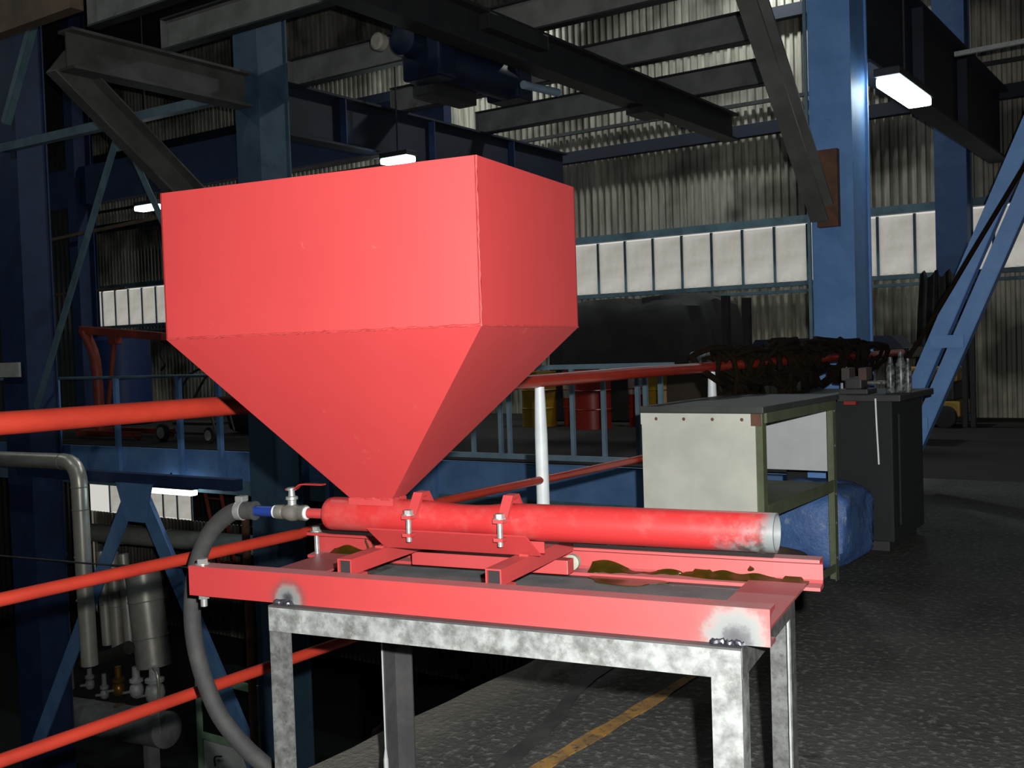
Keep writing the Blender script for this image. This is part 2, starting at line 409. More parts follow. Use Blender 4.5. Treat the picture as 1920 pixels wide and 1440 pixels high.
m = MB(); m.add(*corrugate('x', WB, -26, 9, 3.16, 9.0)); wall = struct(m.build('wall_back', 'corrugated'))
m = MB(); m.add(*corrugate('x', WB, -26, 9, 0.0, 2.22)); struct(m.build('wall_back_low', 'corrugated_low'))
m = MB(); m.add(*corrugate('x', WB, -26, 9, -1.75, 0.0)); struct(m.build('wall_back_under', 'corrugated'))
m = MB(); m.add(*corrugate('x', WB, -26, 9, -5.6, -2.75)); struct(m.build('wall_back_base', 'corrugated'))
m = MB(); m.add(*corrugate('y', -25.7, -6, WB, -5.6, 9.0)); struct(m.build('wall_left', 'dark_wall'))
struct(MB().box(9, 9.15, -6, WB, -5.6, 9).build('wall_right', 'dark_wall'))
struct(MB().box(-26, 9, -6.15, -6, -5.6, 9).build('wall_front', 'dark_wall'))
struct(MB().box(-26.2, 9.2, -6.2, WB + .3, 9.0, 9.15).build('ceiling', 'roof_dark'))

# translucent strip of sheets, one pane each
def strip(name, x0, x1, z0, z1, pw):
    fr = MB()
    n = int((x1 - x0) / pw)
    for i in range(n + 1):
        x = x0 + i * pw; fr.box(x - .02, x + .02, WB - .015, WB + .03, z0 - .02, z1 + .02)
    e = struct(fr.build(name, 'teal_paint'))
    me = None
    for i in range(n):
        xa, xb = x0 + i * pw + .02, x0 + (i + 1) * pw - .02
        if me is None:
            mb = MB(); k = 5
            vs = []; fs = []
            for q in range(k):
                t = q / (k - 1); xx = (xb - xa) * t; dy = .012 * math.sin(math.pi * t)
                vs += [(xx, dy, 0), (xx, dy, z1 - z0)]
            for q in range(k - 1): fs.append((2 * q, 2 * q + 2, 2 * q + 3, 2 * q + 1))
            me = bpy.data.meshes.new('pane'); me.from_pydata(vs, [], fs); me.materials.append(MATS['glazing'])
        o = bpy.data.objects.new('pane', me); COL.objects.link(o); o.parent = e
        o.location = V((xa, WB + .005, z0)) - e.location
strip('window_1', -25.4, 8.9, 2.22, 3.12, .56)
strip('window_2', -24.9, -21.5, -2.72, -1.78, .56)
m = MB(); m.add(*corrugate('x', WB, -21.5, 9, -2.75, -1.75)); struct(m.build('wall_back_infill', 'dark_wall'))

# girts on the back wall
def longbar(name, mt, label, cat, a, b, wd, ht, group=None, i=False):
    mb = MB()
    (mb.ibeam if i else mb.bar)(a, b, wd, ht)
    return tag(mb.build(name, mt), label, cat, group)
longbar('wall_girt', 'teal_paint', 'blue steel girt running along the top of the pale glazed strip', 'beam', (-25.6, 16.86, 3.20), (8.9, 16.86, 3.20), .16, .12)
longbar('wall_girt', 'teal_paint', 'lower of two thin blue rails under the pale glazed strip', 'beam', (-25.6, 16.88, 2.05), (8.9, 16.88, 2.05), .10, .05)
longbar('wall_girt', 'teal_paint', 'upper of two thin blue rails under the pale glazed strip', 'beam', (-25.6, 16.88, 2.17), (8.9, 16.88, 2.17), .12, .07)
longbar('wall_girt', 'girder_dark', 'dark girt halfway up the corrugated wall', 'beam', (-25.6, 16.84, 4.74), (8.9, 16.84, 4.74), .16, .20)
longbar('conduit_pipe', 'black_steel', 'thin dark conduit above the mid girt of the corrugated wall', 'pipe', (-25.6, 16.9, 5.2), (8.9, 16.9, 5.2), .06, .06)
longbar('wall_girt', 'girder_dark', 'dark girt high up on the corrugated wall near the roof', 'beam', (-25.6, 16.84, 6.55), (8.9, 16.84, 6.55), .16, .20)

# columns: two flanges and a web
def column(label, x, y, wd, dp, z0, z1, mt='blue_paint'):
    e = thing('steel_column', label, 'column', (x, y, z0))
    MB().box(x - wd / 2, x + wd / 2, y - dp / 2, y - dp / 2 + .025, z0, z1).build('flange', mt, e)
    MB().box(x - wd / 2, x + wd / 2, y + dp / 2 - .025, y + dp / 2, z0, z1).build('flange', mt, e)
    for q in (-1, 1):
        xa = x + q * (wd / 2 - .03); MB().box(xa - .01, xa + .01, y - dp / 2 + .025, y + dp / 2 - .025, z0, z1).build('side_plate', mt, e)
    return e
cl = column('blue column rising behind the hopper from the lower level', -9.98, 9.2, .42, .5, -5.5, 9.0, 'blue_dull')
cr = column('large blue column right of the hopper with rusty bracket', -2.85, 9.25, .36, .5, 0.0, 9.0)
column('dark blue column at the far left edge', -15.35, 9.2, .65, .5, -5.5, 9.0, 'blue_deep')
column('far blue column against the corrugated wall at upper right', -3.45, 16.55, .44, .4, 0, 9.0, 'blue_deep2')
MB().box(-3.06, -3.035, 8.97, 9.0, 0, 9.0).build('cable_duct', 'teal_paint', cr)
# bracket plates on the right column
MB().box(-2.96, -2.78, 8.93, 9.0, 2.2, 2.85).build('bracket', 'rust', cr)
# sign board on far-left column
tag(MB().box(-15.95, -15.1, 8.86, 8.9, 1.08, 1.30).build('sign_board', 'white_plain'), 'pale board on the dark column at the left edge', 'sign')

# knee braces (channel sections)
def brace(label, a, b, wd, ht, mt='grey_beam'):
    e = thing('knee_brace', label, 'beam', a)
    a, b = V(a), V(b); d = (b - a).normalized(); side = V((1, 0, 0)); u = side.cross(d).normalized()
    MB().bar(a, b, .02, ht, u).build('web', mt, e)
    for s in (-1, 1):
        MB().bar(a + u * s * (ht / 2) + side * wd / 2, b + u * s * (ht / 2) + side * wd / 2, wd, .02, u).build('flange', mt, e)
    return e
brace('grey diagonal brace above the hopper, meeting the column on the left', (-10.2, 8.80, 2.67), (-10.2, 6.55, 4.42), .16, .34)
brace('grey diagonal brace at upper right, foot bolted to the blue column', (-2.95, 8.84, 2.31), (-2.95, 5.6, 5.45), .14, .20)

# runway girders along Y
def girder(label, x, y0, y1, z0, z1, stiff, mt, ms='blue_deep'):
    e = thing('runway_girder', label, 'beam', (x, y0, z0))
    MB().box(x - .13, x + .13, y0, y1, z1 - .03, z1).build('flange', mt, e)
    MB().box(x - .13, x + .13, y0, y1, z0, z0 + .03).build('flange', mt, e)
    MB().box(x - .01, x + .01, y0, y1, z0 + .03, z1 - .03).build('web', mt, e)
    for y in stiff:
        MB().box(x - .12, x + .12, y - .01, y + .01, z0 + .03, z1 - .03).build('stiffener', ms, e)
    return e
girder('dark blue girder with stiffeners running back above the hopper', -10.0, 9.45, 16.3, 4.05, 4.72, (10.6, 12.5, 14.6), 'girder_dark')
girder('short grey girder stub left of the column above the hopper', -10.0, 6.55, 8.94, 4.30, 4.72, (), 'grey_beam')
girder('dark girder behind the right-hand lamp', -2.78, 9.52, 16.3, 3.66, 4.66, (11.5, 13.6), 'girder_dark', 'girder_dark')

# roof joists along X (grey channels), ends resting on the girder line
names = ['foremost', 'second', 'third', 'fourth', 'rearmost']
for i, (y, xa, xb, mt) in enumerate(((6.95, -10.1, -4.7, 'joist_grey'), (8.0, -10.25, -4.7, 'joist_grey'), (9.83, -10.1, -4.6, 'joist_grey'), (11.83, -10.1, -4.5, 'joist_grey'), (13.9, -10.1, -5.0, 'joist_grey'))):
    dz = .12 if i < 2 else 0
    e = thing('roof_joist', '%s grey roof joist counted from the camera, running left to right' % names[i], 'beam', (xa, y, 4.715 + dz), group='grey roof joists')
    MB().box(xa, xb, y - .008, y + .008, 4.73 + dz, 5.07 + dz).build('web', mt, e)
    MB().box(xa, xb, y - .07, y + .07, 4.715 + dz, 4.735 + dz).build('flange', 'black_steel', e)
    MB().box(xa, xb, y - .07, y + .07, 5.06 + dz, 5.08 + dz).build('flange', 'black_steel', e)
    MB().box(xa, xa + .02, y - .065, y + .065, 4.74 + dz, 5.06 + dz).build('end_plate', mt, e)
longbar('brown_beam', 'brown_beam', 'brownish beam in the top left corner of the hall', 'beam', (-13.6, 6.2, 4.86), (-9.25, 6.2, 4.86), .14, .36)

# hoist runway and electric hoist
hb = thing('hoist_runway', 'dark runway beam slanting across the ceiling behind the blue hoist', 'beam', (-6.35, 6.0, 4.2))
MB().box(-6.47, -6.23, 6.0, 15.3, 4.30, 4.33).build('flange', 'black_steel', hb)
MB().box(-6.47, -6.23, 6.0, 15.3, 4.67, 4.70).build('flange', 'black_steel', hb)
MB().box(-6.36, -6.34, 6.0, 15.3, 4.33, 4.67).build('web', 'black_steel', hb)
MB().box(-6.5, -6.2, 12.2, 12.7, 4.22, 4.30).build('end_stop', 'black_steel', hb)
eh = thing('electric_hoist', 'dark blue electric hoist hanging from the ceiling runway beam', 'hoist', (-6.9, 9.1, 4.0))
MB().lathe([(0, .17), (.02, .2), (1.25, .2), (1.27, .17)], (-6.85, 8.75, 4.28), (0, 1, 0), 20).build('drum', 'hoist_blue', eh, True)
MB().lathe([(0, .10), (.03, .16), (.34, .17), (.38, .12)], (-6.95, 8.28, 4.42), (0, 1, 0), 20).build('motor', 'hoist_blue', eh, True)
MB().lathe([(0, .06), (.02, .085), (.1, .085), (.12, .05)], (-7.05, 8.02, 4.36), (0, 1, 0), 16).build('brake_cap', 'hub_pale', eh, True)
MB().box(-7.12, -6.62, 8.5, 8.78, 4.05, 4.55).build('gearbox', 'hoist_blue', eh, bevel=.03)
MB().box(-7.1, -6.65, 9.95, 10.25, 4.08, 4.5).build('end_cover', 'hoist_blue', eh, bevel=.03)
MB().box(-7.3, -7.05, 8.9, 9.7, 4.0, 4.2).build('control_box', 'black_steel', eh, bevel=.01)
MB().box(-6.7, -6.2, 8.8, 9.9, 4.5, 4.66).build('trolley', 'black_steel', eh, bevel=.01)
MB().cyl((-6.35, 9.6, 4.1), (-6.35, 10.3, 4.14), .045).build('limit_switch', 'pale_blue', eh, True)

# fluorescent lamps
def lamp(label, c, ln, wd, ax, rod, glow='lamp_glow'):
    e = thing('hall_lamp', label, 'lamp', c)
    x, y, z = c; dx, dy = (ln / 2, wd / 2) if ax == 'x' else (wd / 2, ln / 2)
    MB().box(x - dx, x + dx, y - dy, y + dy, z + .03, z + .10).build('housing', 'black_steel', e, bevel=.01)
    MB().box(x - dx * .96, x + dx * .96, y - dy * .92, y + dy * .92, z - .05, z + .028).build('diffuser', glow, e, bevel=.02)
    MB().cyl((x, y, z + .1), (x, y, z + rod), .012, 8).build('hanger', 'black_steel', e)
lamp('bright lamp under the dark girder at upper right', (-2.48, 9.98, 3.46), 1.2, .22, 'y', 5.54)
lamp('small bright lamp left of the hopper', (-15.1, 11.3, 3.84), .55, .22, 'x', 5.16)
lamp('small bright lamp peeking over the hopper top edge', (-9.6, 11.3, 3.93), .50, .22, 'x', 5.07)
lamp('bright lamp under the balcony at lower left', (-12.3, 9.38, -.56), 1.0, .13, 'x', .25, 'lamp_glow_soft')
longbar('conduit_pipe', 'grey_beam', 'thin pipe carrying the lamp above the hopper', 'pipe', (-12.4, 11.3, 4.02), (-9.75, 11.3, 4.02), .05, .05)
longbar('conduit_pipe', 'steel_bright', 'shiny thin pipe in the top right corner', 'pipe', (-1.85, 9.0, 3.47), (-.2, 9.0, 3.5), .035, .035)

# upper-left bracing bay
def diag(label, a, b, wd, mt='blue_paint', ht=.02):
    return tag(MB().bar(a, b, ht, wd, (0, 0, 1)).build('bracing_bar', mt), label, 'brace')
longbar('tie_beam', 'teal_paint', 'blue tie beam from the column to the left edge', 'beam', (-15.2, 8.85, 4.50), (-10.15, 8.85, 4.46), .12, .12)
tag(MB().prism([(-12.480, 4.426), (-11.946, 4.426), (-12.043, 4.067), (-12.354, 4.067)], 'y', 8.76, 8.79).build('gusset_plate', 'teal_paint'), 'blue gusset plate on the tie beam at upper left', 'plate')
def angle_bar(label, a, b, wd, mt):
    a, b = V(a), V(b); e = thing('bracing_bar', label, 'brace', a)
    d = (b - a).normalized(); side = V((0, 1, 0)); u = side.cross(d).normalized()
    MB().bar(a, b, wd, .012, side).build('leg_flange', mt, e)
    MB().bar(a + u * wd / 2 + side * wd / 2, b + u * wd / 2 + side * wd / 2, .012, wd, side).build('side_flange', mt, e)
    return e
angle_bar('thin blue bracing bar sloping down at the left, left of the red hoist frame', (-12.406, 8.800, 4.239), (-14.601, 8.800, 0.613), .10, 'teal_paint')
angle_bar('short blue bracing bar behind the left lamp', (-12.200, 8.800, 4.239), (-10.388, 8.800, 1.201), .10, 'teal_paint')
angle_bar('blue bracing bar near the top left corner', (-15.1, 8.80, 4.86), (-14.25, 8.80, 6.2), .10, 'teal_paint')
longbar('wall_beam', 'blue_deep', 'deep dark blue girder behind the tie beam at upper left', 'beam', (-25, 13.5, 5.0), (-10.4, 13.5, 5.0), .2, .8)
longbar('conduit_pipe', 'brown_beam', 'yellowish pipe above the left lamp', 'pipe', (-25.74, 13.0, 3.7), (-14.6, 13.0, 4.1), .06, .06)
longbar('conduit_pipe', 'brown_beam', 'yellowish pipe at the left behind the blue bracing bar', 'pipe', (-25.74, 15, 2.95), (-21.0, 15, 2.95), .06, .06)
for i, (x, y, lb) in enumerate(((-20.2, 13.4, 'dim blue post at far left beyond the tie beam'), (-23.2, 15.5, 'dim blue post left of the far glazed strip'))):
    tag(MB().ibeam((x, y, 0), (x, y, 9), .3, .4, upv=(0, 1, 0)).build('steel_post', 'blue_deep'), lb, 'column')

# balcony edge: fascia, lower flange, railing
fa = thing('balcony_fascia', 'blue steel fascia along the edge of the far balcony', 'beam', (-10, 9.6, -.6))
MB().box(-25.6, EX, 9.60, 9.66, -.40, -.01).build('fascia_plate', 'blue_fascia', fa)
MB().box(-25.6, EX, 9.605, 9.64, -.60, -.42).build('lower_channel', 'teal_paint', fa)
MB().box(-25.6, EX, 9.60, 9.66, -.43, -.40).build('ledge', 'teal_paint', fa)
rl = thing('balcony_railing', 'blue tubular railing along the far balcony on the left', 'railing', (-14, 9.58, -.55))
MB().cyl((-25.6, 9.57, 1.03), (-7.5, 9.57, 1.03), .022, 8).build('top_rail', 'teal_paint', rl, True)
for x in (-19.4, -17.8, -16.2, -15.25, -13.74, -12.3, -11.46, -9.45, -8.6, -7.75):
    MB().box(x - .035, x + .035, 9.535, 9.598, -.55, 1.02).build('post', 'blue_fascia', rl)
wr = thing('balcony_gate', 'pale blue railing panel behind the white post', 'railing', (-6.2, 9.57, 0))
MB().box(-7.55, -4.65, 9.545, 9.595, 1.02, 1.07).build('top_rail', 'pale_blue', wr)
MB().box(-7.55, -5.0, 9.545, 9.595, .045, .10).build('bottom_rail', 'pale_blue', wr)
for x in (-7.16, -6.78, -6.66, -5.84, -5.46, -5.06, -4.97, -4.80):
    MB().box(x - .022, x + .022, 9.55, 9.59, .10, 1.02).build('baluster', 'pale_blue', wr)

# ------------------------------------------------------------------ red pipe handrail along the platform edge
hr = thing('handrail', 'red pipe handrail with white posts running behind the stand', 'railing', (EX, 4, 0))
def rough_rail(z, r):
    return [(EX + random.uniform(-.004, .004), y, z + random.uniform(-.003, .003)) for y in [-1 + .6 * i for i in range(18)]]
MB().tube(rough_rail(1.12, .028), .0275, 20).build('top_rail', 'rail_red', hr, True)
MB().tube(rough_rail(.715, .014), .0165, 16).build('mid_rail', 'rail_red', hr, True)
MB().tube(rough_rail(.345, .014), .0165, 16).build('low_rail', 'rail_red', hr, True)
for y in (.2, 3.60, 5.3, 7.6):
    MB().lathe([(0, .027), (.6, .027), (.9, .026), (1.04, .022), (1.095, .020)], (EX, y, 0), (0, 0, 1), 18).build('post', 'white_post', hr, True)

# floor markings
for lb, pts, wd, mt in (('worn yellow floor line under the stand', [(-1.75, 1.6), (-1.73, 2.6), (-1.71, 3.4), (-1.72, 4.2)], .055, 'worn_yellow'),
                        ('black tar stripe on the floor left of the yellow line', [(-1.80, 2.3), (-1.90, 2.9), (-2.03, 3.4), (-2.06, 4.3)], .06, 'tar_stripe')):
    mb = MB(); P = bez([(*p, 0) for p in pts], 8); vs = []; fs = []
    for i, p in enumerate(P):
        a = wd / 2 * random.uniform(.7, 1.15)
        vs += [(p.x - a, p.y, .001), (p.x + a, p.y, .001), (p.x - a, p.y, .004), (p.x + a, p.y, .004)]
    for i in range(len(P) - 1):
        k = 4 * i; fs += [(k + 2, k + 3, k + 7, k + 6), (k, k + 2, k + 6, k + 4), (k + 1, k + 5, k + 7, k + 3)]
    fs += [(0, 1, 3, 2), (len(vs) - 4, len(vs) - 2, len(vs) - 1, len(vs) - 3)]
    mb.add(vs, fs); tag(mb.build('floor_line', mt), lb, 'floor marking')

# ================================================================== THE STAND (table frame: x along, y back, z from eye level)
TZ = -.512                                            # top of the stand
def tw(x, y, z): return TF @ V((x, y, z))
def tthing(name, label, cat, x, y, z):
    return thing(name, label, cat, tw(x, y, z), TA)
X0, X1, Y0, Y1 = -.586, .396, .024, .50
st = tthing('steel_stand', 'bare steel angle-iron stand carrying the red frame', 'stand', -.095, .26, -EYE)
A_, t_ = .052, .005
def leg(x, y, sx, sy, mt):
    """angle leg with its corner at (x,y), flanges running towards sx, sy"""
    p = [(x, y), (x + sx * A_, y), (x + sx * A_, y + sy * t_), (x + sx * t_, y + sy * t_), (x + sx * t_, y + sy * A_), (x, y + sy * A_)]
    MB(TF).prism(p, 'z', -EYE, TZ - .001).build('leg', mt, st)
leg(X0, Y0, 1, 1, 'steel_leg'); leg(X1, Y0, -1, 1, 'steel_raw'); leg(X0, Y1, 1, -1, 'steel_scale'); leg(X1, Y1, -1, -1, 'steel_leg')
# aprons: angles with one flange up front and one on top
MB(TF).box(X0, X1, Y0 - .001, Y0 + .004, TZ - .053, TZ - .004).build('front_apron', 'steel_raw', st)
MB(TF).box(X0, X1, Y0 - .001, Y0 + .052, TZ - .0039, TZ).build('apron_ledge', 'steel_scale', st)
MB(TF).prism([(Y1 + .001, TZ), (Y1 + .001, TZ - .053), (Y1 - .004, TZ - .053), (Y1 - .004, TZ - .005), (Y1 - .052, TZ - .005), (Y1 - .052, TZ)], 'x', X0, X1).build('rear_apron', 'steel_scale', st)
for xs, s in ((X0, 1), (X1, -1)):
    MB(TF).prism([(xs - s * .001, TZ - .0005), (xs - s * .001, TZ - .053), (xs + s * .004, TZ - .053), (xs + s * .004, TZ - .005), (xs + s * .05, TZ - .005), (xs + s * .05, TZ - .0005)], 'y', Y0 + .004, Y1 - .004).build('side_apron', 'steel_leg', st)
MB(TF).box(X0 + .03, X1 - .03, Y0 + .05, Y1 - .05, TZ - .004, TZ - .0008).build('top_sheet', 'sheet_grey', st)
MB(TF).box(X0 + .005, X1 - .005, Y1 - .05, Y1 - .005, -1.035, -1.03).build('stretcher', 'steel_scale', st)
MB(TF).tube([(X1 - .005, Y1 - .053, TZ - .05 - i * .03) for i in range(24)], [.0022 + random.uniform(0, .0008) for i in range(24)], 8).build('weld_seam', 'steel_bright', st, True)
# dross on rear-left leg edge
MB(TF).tube([(X0 - .001, Y1 - .053, TZ - .06 - i * .028) for i in range(25)], [.0022 + (0.004 if 15 <= i <= 19 else 0) for i in range(25)], 8).build('weld_seam', 'steel_bright', st, True)

# ------------------------------------------------------------------ red slide frame: two facing channels + cross plates
BX0, BX1, YF, YR = -.817, .441, .0455, .515
ZT = -.448; FW, TFk, TW = .042, .007, .006
sf = tthing('slide_frame', 'red steel slide frame of two channels welded onto the stand', 'frame', 0, 0, TZ)
def chan(y, s):
    return [(y, TZ), (y + s * FW, TZ), (y + s * FW, TZ + TFk), (y + s * (TW + .006), TZ + TFk + .003), (y + s * TW, TZ + TFk + .009),
            (y + s * TW, ZT - TFk - .009), (y + s * (TW + .006), ZT - TFk - .003), (y + s * FW, ZT - TFk), (y + s * FW, ZT), (y, ZT)]
MB(TF).prism(chan(YF, 1), 'x', BX0, BX1).build('front_channel', 'red_channel_burnt', sf)
MB(TF).prism(chan(YR, -1), 'x', BX0, BX1 + .012).build('rear_channel', 'red_channel_burnt', sf)
for xa, xb in ((-.77, -.635), (.305, .424)):
    MB(TF).box(xa, xb, YF + FW - .012, YR - FW + .012, TZ + .0072, TZ + .0122).build('cross_plate', 'red_dusty', sf)
def hexbolt(mbname, parent, x, y, z, r, h, shank_to, nut_at=None, rs=.006):
    """hex head on top at z, shank down to shank_to"""
    pr = [(x + r * math.cos(math.pi / 3 * k + .3), y + r * math.sin(math.pi / 3 * k + .3)) for k in range(6)]
    b = MB(TF).prism(pr, 'z', z, z + h).build('bolt', 'zinc', parent)
    MB(TF).cyl((x, y, z), (x, y, shank_to), rs, 14).build('shank', 'zinc', b, True)
    if nut_at is not None:
        MB(TF).prism(pr, 'z', nut_at - h, nut_at).build('nut', 'zinc', b)
    MB(TF).cyl((x, y, z - .0025), (x, y, z), r * 1.25, 18).build('washer', 'zinc', b)
hexbolt('', sf, -.797, YF + .022, ZT + .003, .0125, .010, TZ - .028, TZ - .001, .0075)
hexbolt('', sf, -.800, YR - .024, ZT + .003, .0125, .010, TZ - .010, None, .0065)
# welds to the stand
for x0, x1 in ((-.583, -.540), (.340, .398)):
    n = 14
    MB(TF).tube([(x0 + (x1 - x0) * i / n, YF - .004 + random.uniform(-.002, .002), TZ + .002 + random.uniform(-.0015, .0025)) for i in range(n + 1)], [.0045 + random.uniform(0, .003) for i in range(n + 1)], 8).build('weld', 'weld_bead', sf, True)
# grease in the rear channel
def blob(pts, rz, name='grease_smear'):
    o = MB(TF).tube(pts, rz, 10)
    return o
def grease_strip(x0, x1, n, hf, wf):
    vs = []; fs = []
    for i in range(n + 1):
        t = i / n; x = x0 + (x1 - x0) * t; h, w_ = max(.001, hf(t)), max(.002, wf(t)); e = .0012
        y1 = YR - TW - .0004
        vs += [(x, y1, TZ + .006), (x, y1, TZ + .010 + h), (x, y1 - e, TZ + .0095 + h * .9), (x, y1 - .004 - w_ * .3, TZ + .012 + h * .25), (x, y1 - w_, TZ + .0085), (x, y1 - w_ - .001, TZ + .006)]
    for i in range(n):
        for k in range(6): fs.append((6 * i + k, 6 * i + (k + 1) % 6, 6 * i + 6 + (k + 1) % 6, 6 * i + 6 + k))
    fs += [(5, 4, 3, 2, 1, 0), tuple(range(6 * n, 6 * n + 6))]
    MB(TF).add(vs, fs).build('grease_smear', 'grease', sf, True)
grease_strip(-.055, .16, 40, lambda t: .016 + .008 * math.sin(t * 9) - .016 * t, lambda t: .032 - .024 * t + .003 * math.sin(t * 30))
grease_strip(.15, BX1 - .015, 50, lambda t: .004 + .011 * math.sin(math.pi * min(1, t * 1.2)) * (.7 + .3 * math.sin(t * 23)) + .006 * (math.sin(t * 9) > .8), lambda t: .012 + .012 * min(1, t * 4))
grease_strip(-.76, -.56, 30, lambda t: .010 + .014 * math.sin(t * 7) ** 2 * (1 - t), lambda t: .030 * (1 - .5 * t))
for cx, h in ((-.66, .034), (-.64, .03), (-.615, .026)):
    MB(TF).tube([(cx + .004 * math.sin(k), YR - TW - .0005, TZ + .014 + h * k / 5) for k in range(6)], [.005, .004, .0035, .003, .003, .002], 8).build('grease_smear', 'grease', sf, True)
MB(TF).tube([(.30, YR - TW - .001, TZ + .028), (.305, YR - TW - .006, TZ + .033), (.31, YR - TW - .001, TZ + .030)], [.003, .006, .003], 8).build('grease_smear', 'grease', sf, True)
# puddle of grease on the sheet
pp = []
for k in range(26):
    a = 2 * math.pi * k / 26; r = 1 + .14 * math.sin(3 * a) + .08 * math.sin(5 * a + 1)
    pp.append((.045 + .085 * r * math.cos(a), .447 + .040 * r * math.sin(a)))
tag(MB(TF).prism(pp, 'z', TZ + .0002, TZ + .0022).build('grease_puddle', 'grease'), 'olive grease puddle on the stand by the white roller', 'puddle')

# ------------------------------------------------------------------ carriage with hopper, mixing pipe and valve
PY, PZ, PR = .236, -.353, .0370
ca = tthing('hopper_feeder', 'red sheet-metal hopper feeder on a sliding carriage with long pipe', 'hopper', 0, .236, -.495)
# cross tubes (open square tubes)
for x in (-.455, -.112):
    wdt = .034
    o, i_ = wdt, .003
    z0, z1 = -.4525, -.4205
    ya, yb = .088, .455
    ring = lambda y, e: [(x + e, y, z0 + e), (x + o - e, y, z0 + e), (x + o - e, y, z1 - e), (x + e, y, z1 - e)]
    vs = ring(ya, 0) + ring(yb, 0) + ring(ya, i_) + ring(yb, i_)
    fs = []
    for k in range(4):
        j = (k + 1) % 4
        fs += [(k, j, 4 + j, 4 + k), (8 + k, 12 + k, 12 + j, 8 + j), (k, 8 + k, 8 + j, j), (4 + k, 4 + j, 12 + j, 12 + k)]
    cx_ = MB(TF); cx_.add(vs, fs); ct = cx_.build('cross_tube', 'red_paint', ca)
    MB(TF).box(x + .0032, x + o - .0032, ya + .006, ya + .008, z0 + .0032, z1 - .0032).build('shade_plate', 'tube_mouth_shade', ct)  # near-black plate in the open mouth, standing in for shade inside the tube
MB(TF).box(-.462, -.068, .395, .430, -.4945, -.4630).build('long_tube', 'red_paint', ca, bevel=.002)
for x in (-.425, -.082):
    r_ = MB(TF).lathe([(0, .012), (.002, .0175), (.016, .0175), (.018, .012)], (x, .447, -.4785), (0, 1, 0), 20).build('roller', 'roller_white', ca, True)
    MB(TF).cyl((x, .428, -.4785), (x, .45, -.4785), .006, 10).build('axle', 'zinc', r_, True)
    MB(TF).cyl((x + .0, .12, -.4785), (x, .088, -.4785), .0165, 20).build('roller', 'roller_white', ca, True)
    MB(TF).box(x - .015, x + .015, .098, .130, -.49, -.4530).build('roller_block', 'red_paint', ca)
# cradle: V trough, two sloped plates with angled ends
for s in (-1, 1):
    yt, yb = PY + s * .046, PY + s * .012
    q = [(-.447, yt, -.376), (-.425, yb, -.4195), (-.055, yb, -.4195), (-.072, yt, -.376)]
    q = q if s < 0 else q[::-1]
    MB(TF).slab(q, .004).build('cradle_plate', 'red_paint', ca)
for x in (-.445, -.10):
    MB(TF).tube([(x + .002 + .02 * k / 5, PY - .020, -.4190 + random.uniform(0, .001)) for k in range(6)], .0038, 8).build('weld', 'weld_red', ca, True)
# main pipe, thicker left body, waisted middle, open right end
prof = [(-.578, .022), (-.577, .031), (-.572, .0355), (-.560, .037), (-.36, .0372), (-.325, .0368), (-.285, .0340), (-.245, .0312), (-.205, .0305), (-.175, .0318), (-.145, .0350), (-.125, .0368), (-.08, .0372), (.417, .0372), (.4175, .0332), (.25, .0332), (.249, .001)]
pp_ = MB(TF).lathe([(t, r) for t, r in prof], (0, PY, PZ), (1, 0, 0), 48)
mp_ = pp_.build('feed_pipe', 'pipe_paint', ca, True)
# fix: pipe material frame runs along the stand, origin at eye level
# clamps
def clamp(x):
    w_ = .022; th = .007
    ctr = [(PY - .068, PZ + .014), (PY - .046, PZ + .014), (PY - .015, PZ + .0555), (PY + .015, PZ + .0555), (PY + .046, PZ + .014), (PY + .068, PZ + .014)]
    low = [(PY - .068, PZ + .006), (PY - .043, PZ + .006), (PY - .012, PZ + .0465), (PY + .012, PZ + .0465), (PY + .043, PZ + .006), (PY + .068, PZ + .006)]
    k = MB(TF).prism(ctr + low[::-1], 'x', x - w_ / 2, x + w_ / 2).build('clamp_strap', 'red_paint', ca)
    for s in (-1, 1):
        MB(TF).box(x - .010, x + .010, PY + s * .058 - .011, PY + s * .058 + .011, -.384, -.377).build('clamp_ear', 'red_paint', k)
        hexbolt('', ca, x, PY + s * .058, PZ + .0165, .0105, .008, -.395, None, .0058)
clamp(-.335); clamp(-.122)

# hopper shell: upright panels, cone panels, neck collar, weld seams
HX0, HX1, HY0, HY1, HB, HT = -.8086, -.0572, 0.0, .4724, .0447, .3539
NX0, NX1, NY0, NY1, NZ = -.500, -.394, .210, .262, -.3135
def P4(z, x0, x1, y0, y1): return [V((x0, y0, z)), V((x1, y0, z)), V((x1, y1, z)), V((x0, y1, z))]
top, mid, bot = P4(HT, HX0, HX1, HY0, HY1), P4(HB, HX0, HX1, HY0, HY1), P4(NZ, NX0, NX1, NY0, NY1)
for k in range(4):
    j = (k + 1) % 4
    MB(TF).slab([mid[k], mid[j], top[j], top[k]], .004).build('side_panel', 'red_paint', ca)
    MB(TF).slab([bot[k], bot[j], mid[j], mid[k]], .004).build('cone_panel', 'red_paint', ca)
def seam(a, b, n, r, jit, name='weld_seam', mt='weld_red'):
    a, b = V(a), V(b)
    MB(TF).tube([a.lerp(b, i / n) + V((random.uniform(-jit, jit), random.uniform(-jit, jit), random.uniform(-jit, jit))) for i in range(n + 1)], [r * random.uniform(.6, 1.3) for i in range(n + 1)], 6).build(name, mt, ca, True)
seam(mid[0] + V((.01, -.0005, .002)), mid[1] + V((0, -.0005, .002)), 90, .0022, .0012)
seam(mid[1], top[1], 30, .0018, .0006)
seam(mid[1] + V((.0003, 0, .001)), mid[2] + V((.0003, 0, .001)), 40, .0020, .0010)
for k in range(4):
    j = (k + 1) % 4
    seam(bot[k], bot[j], 16, .0032, .0009)
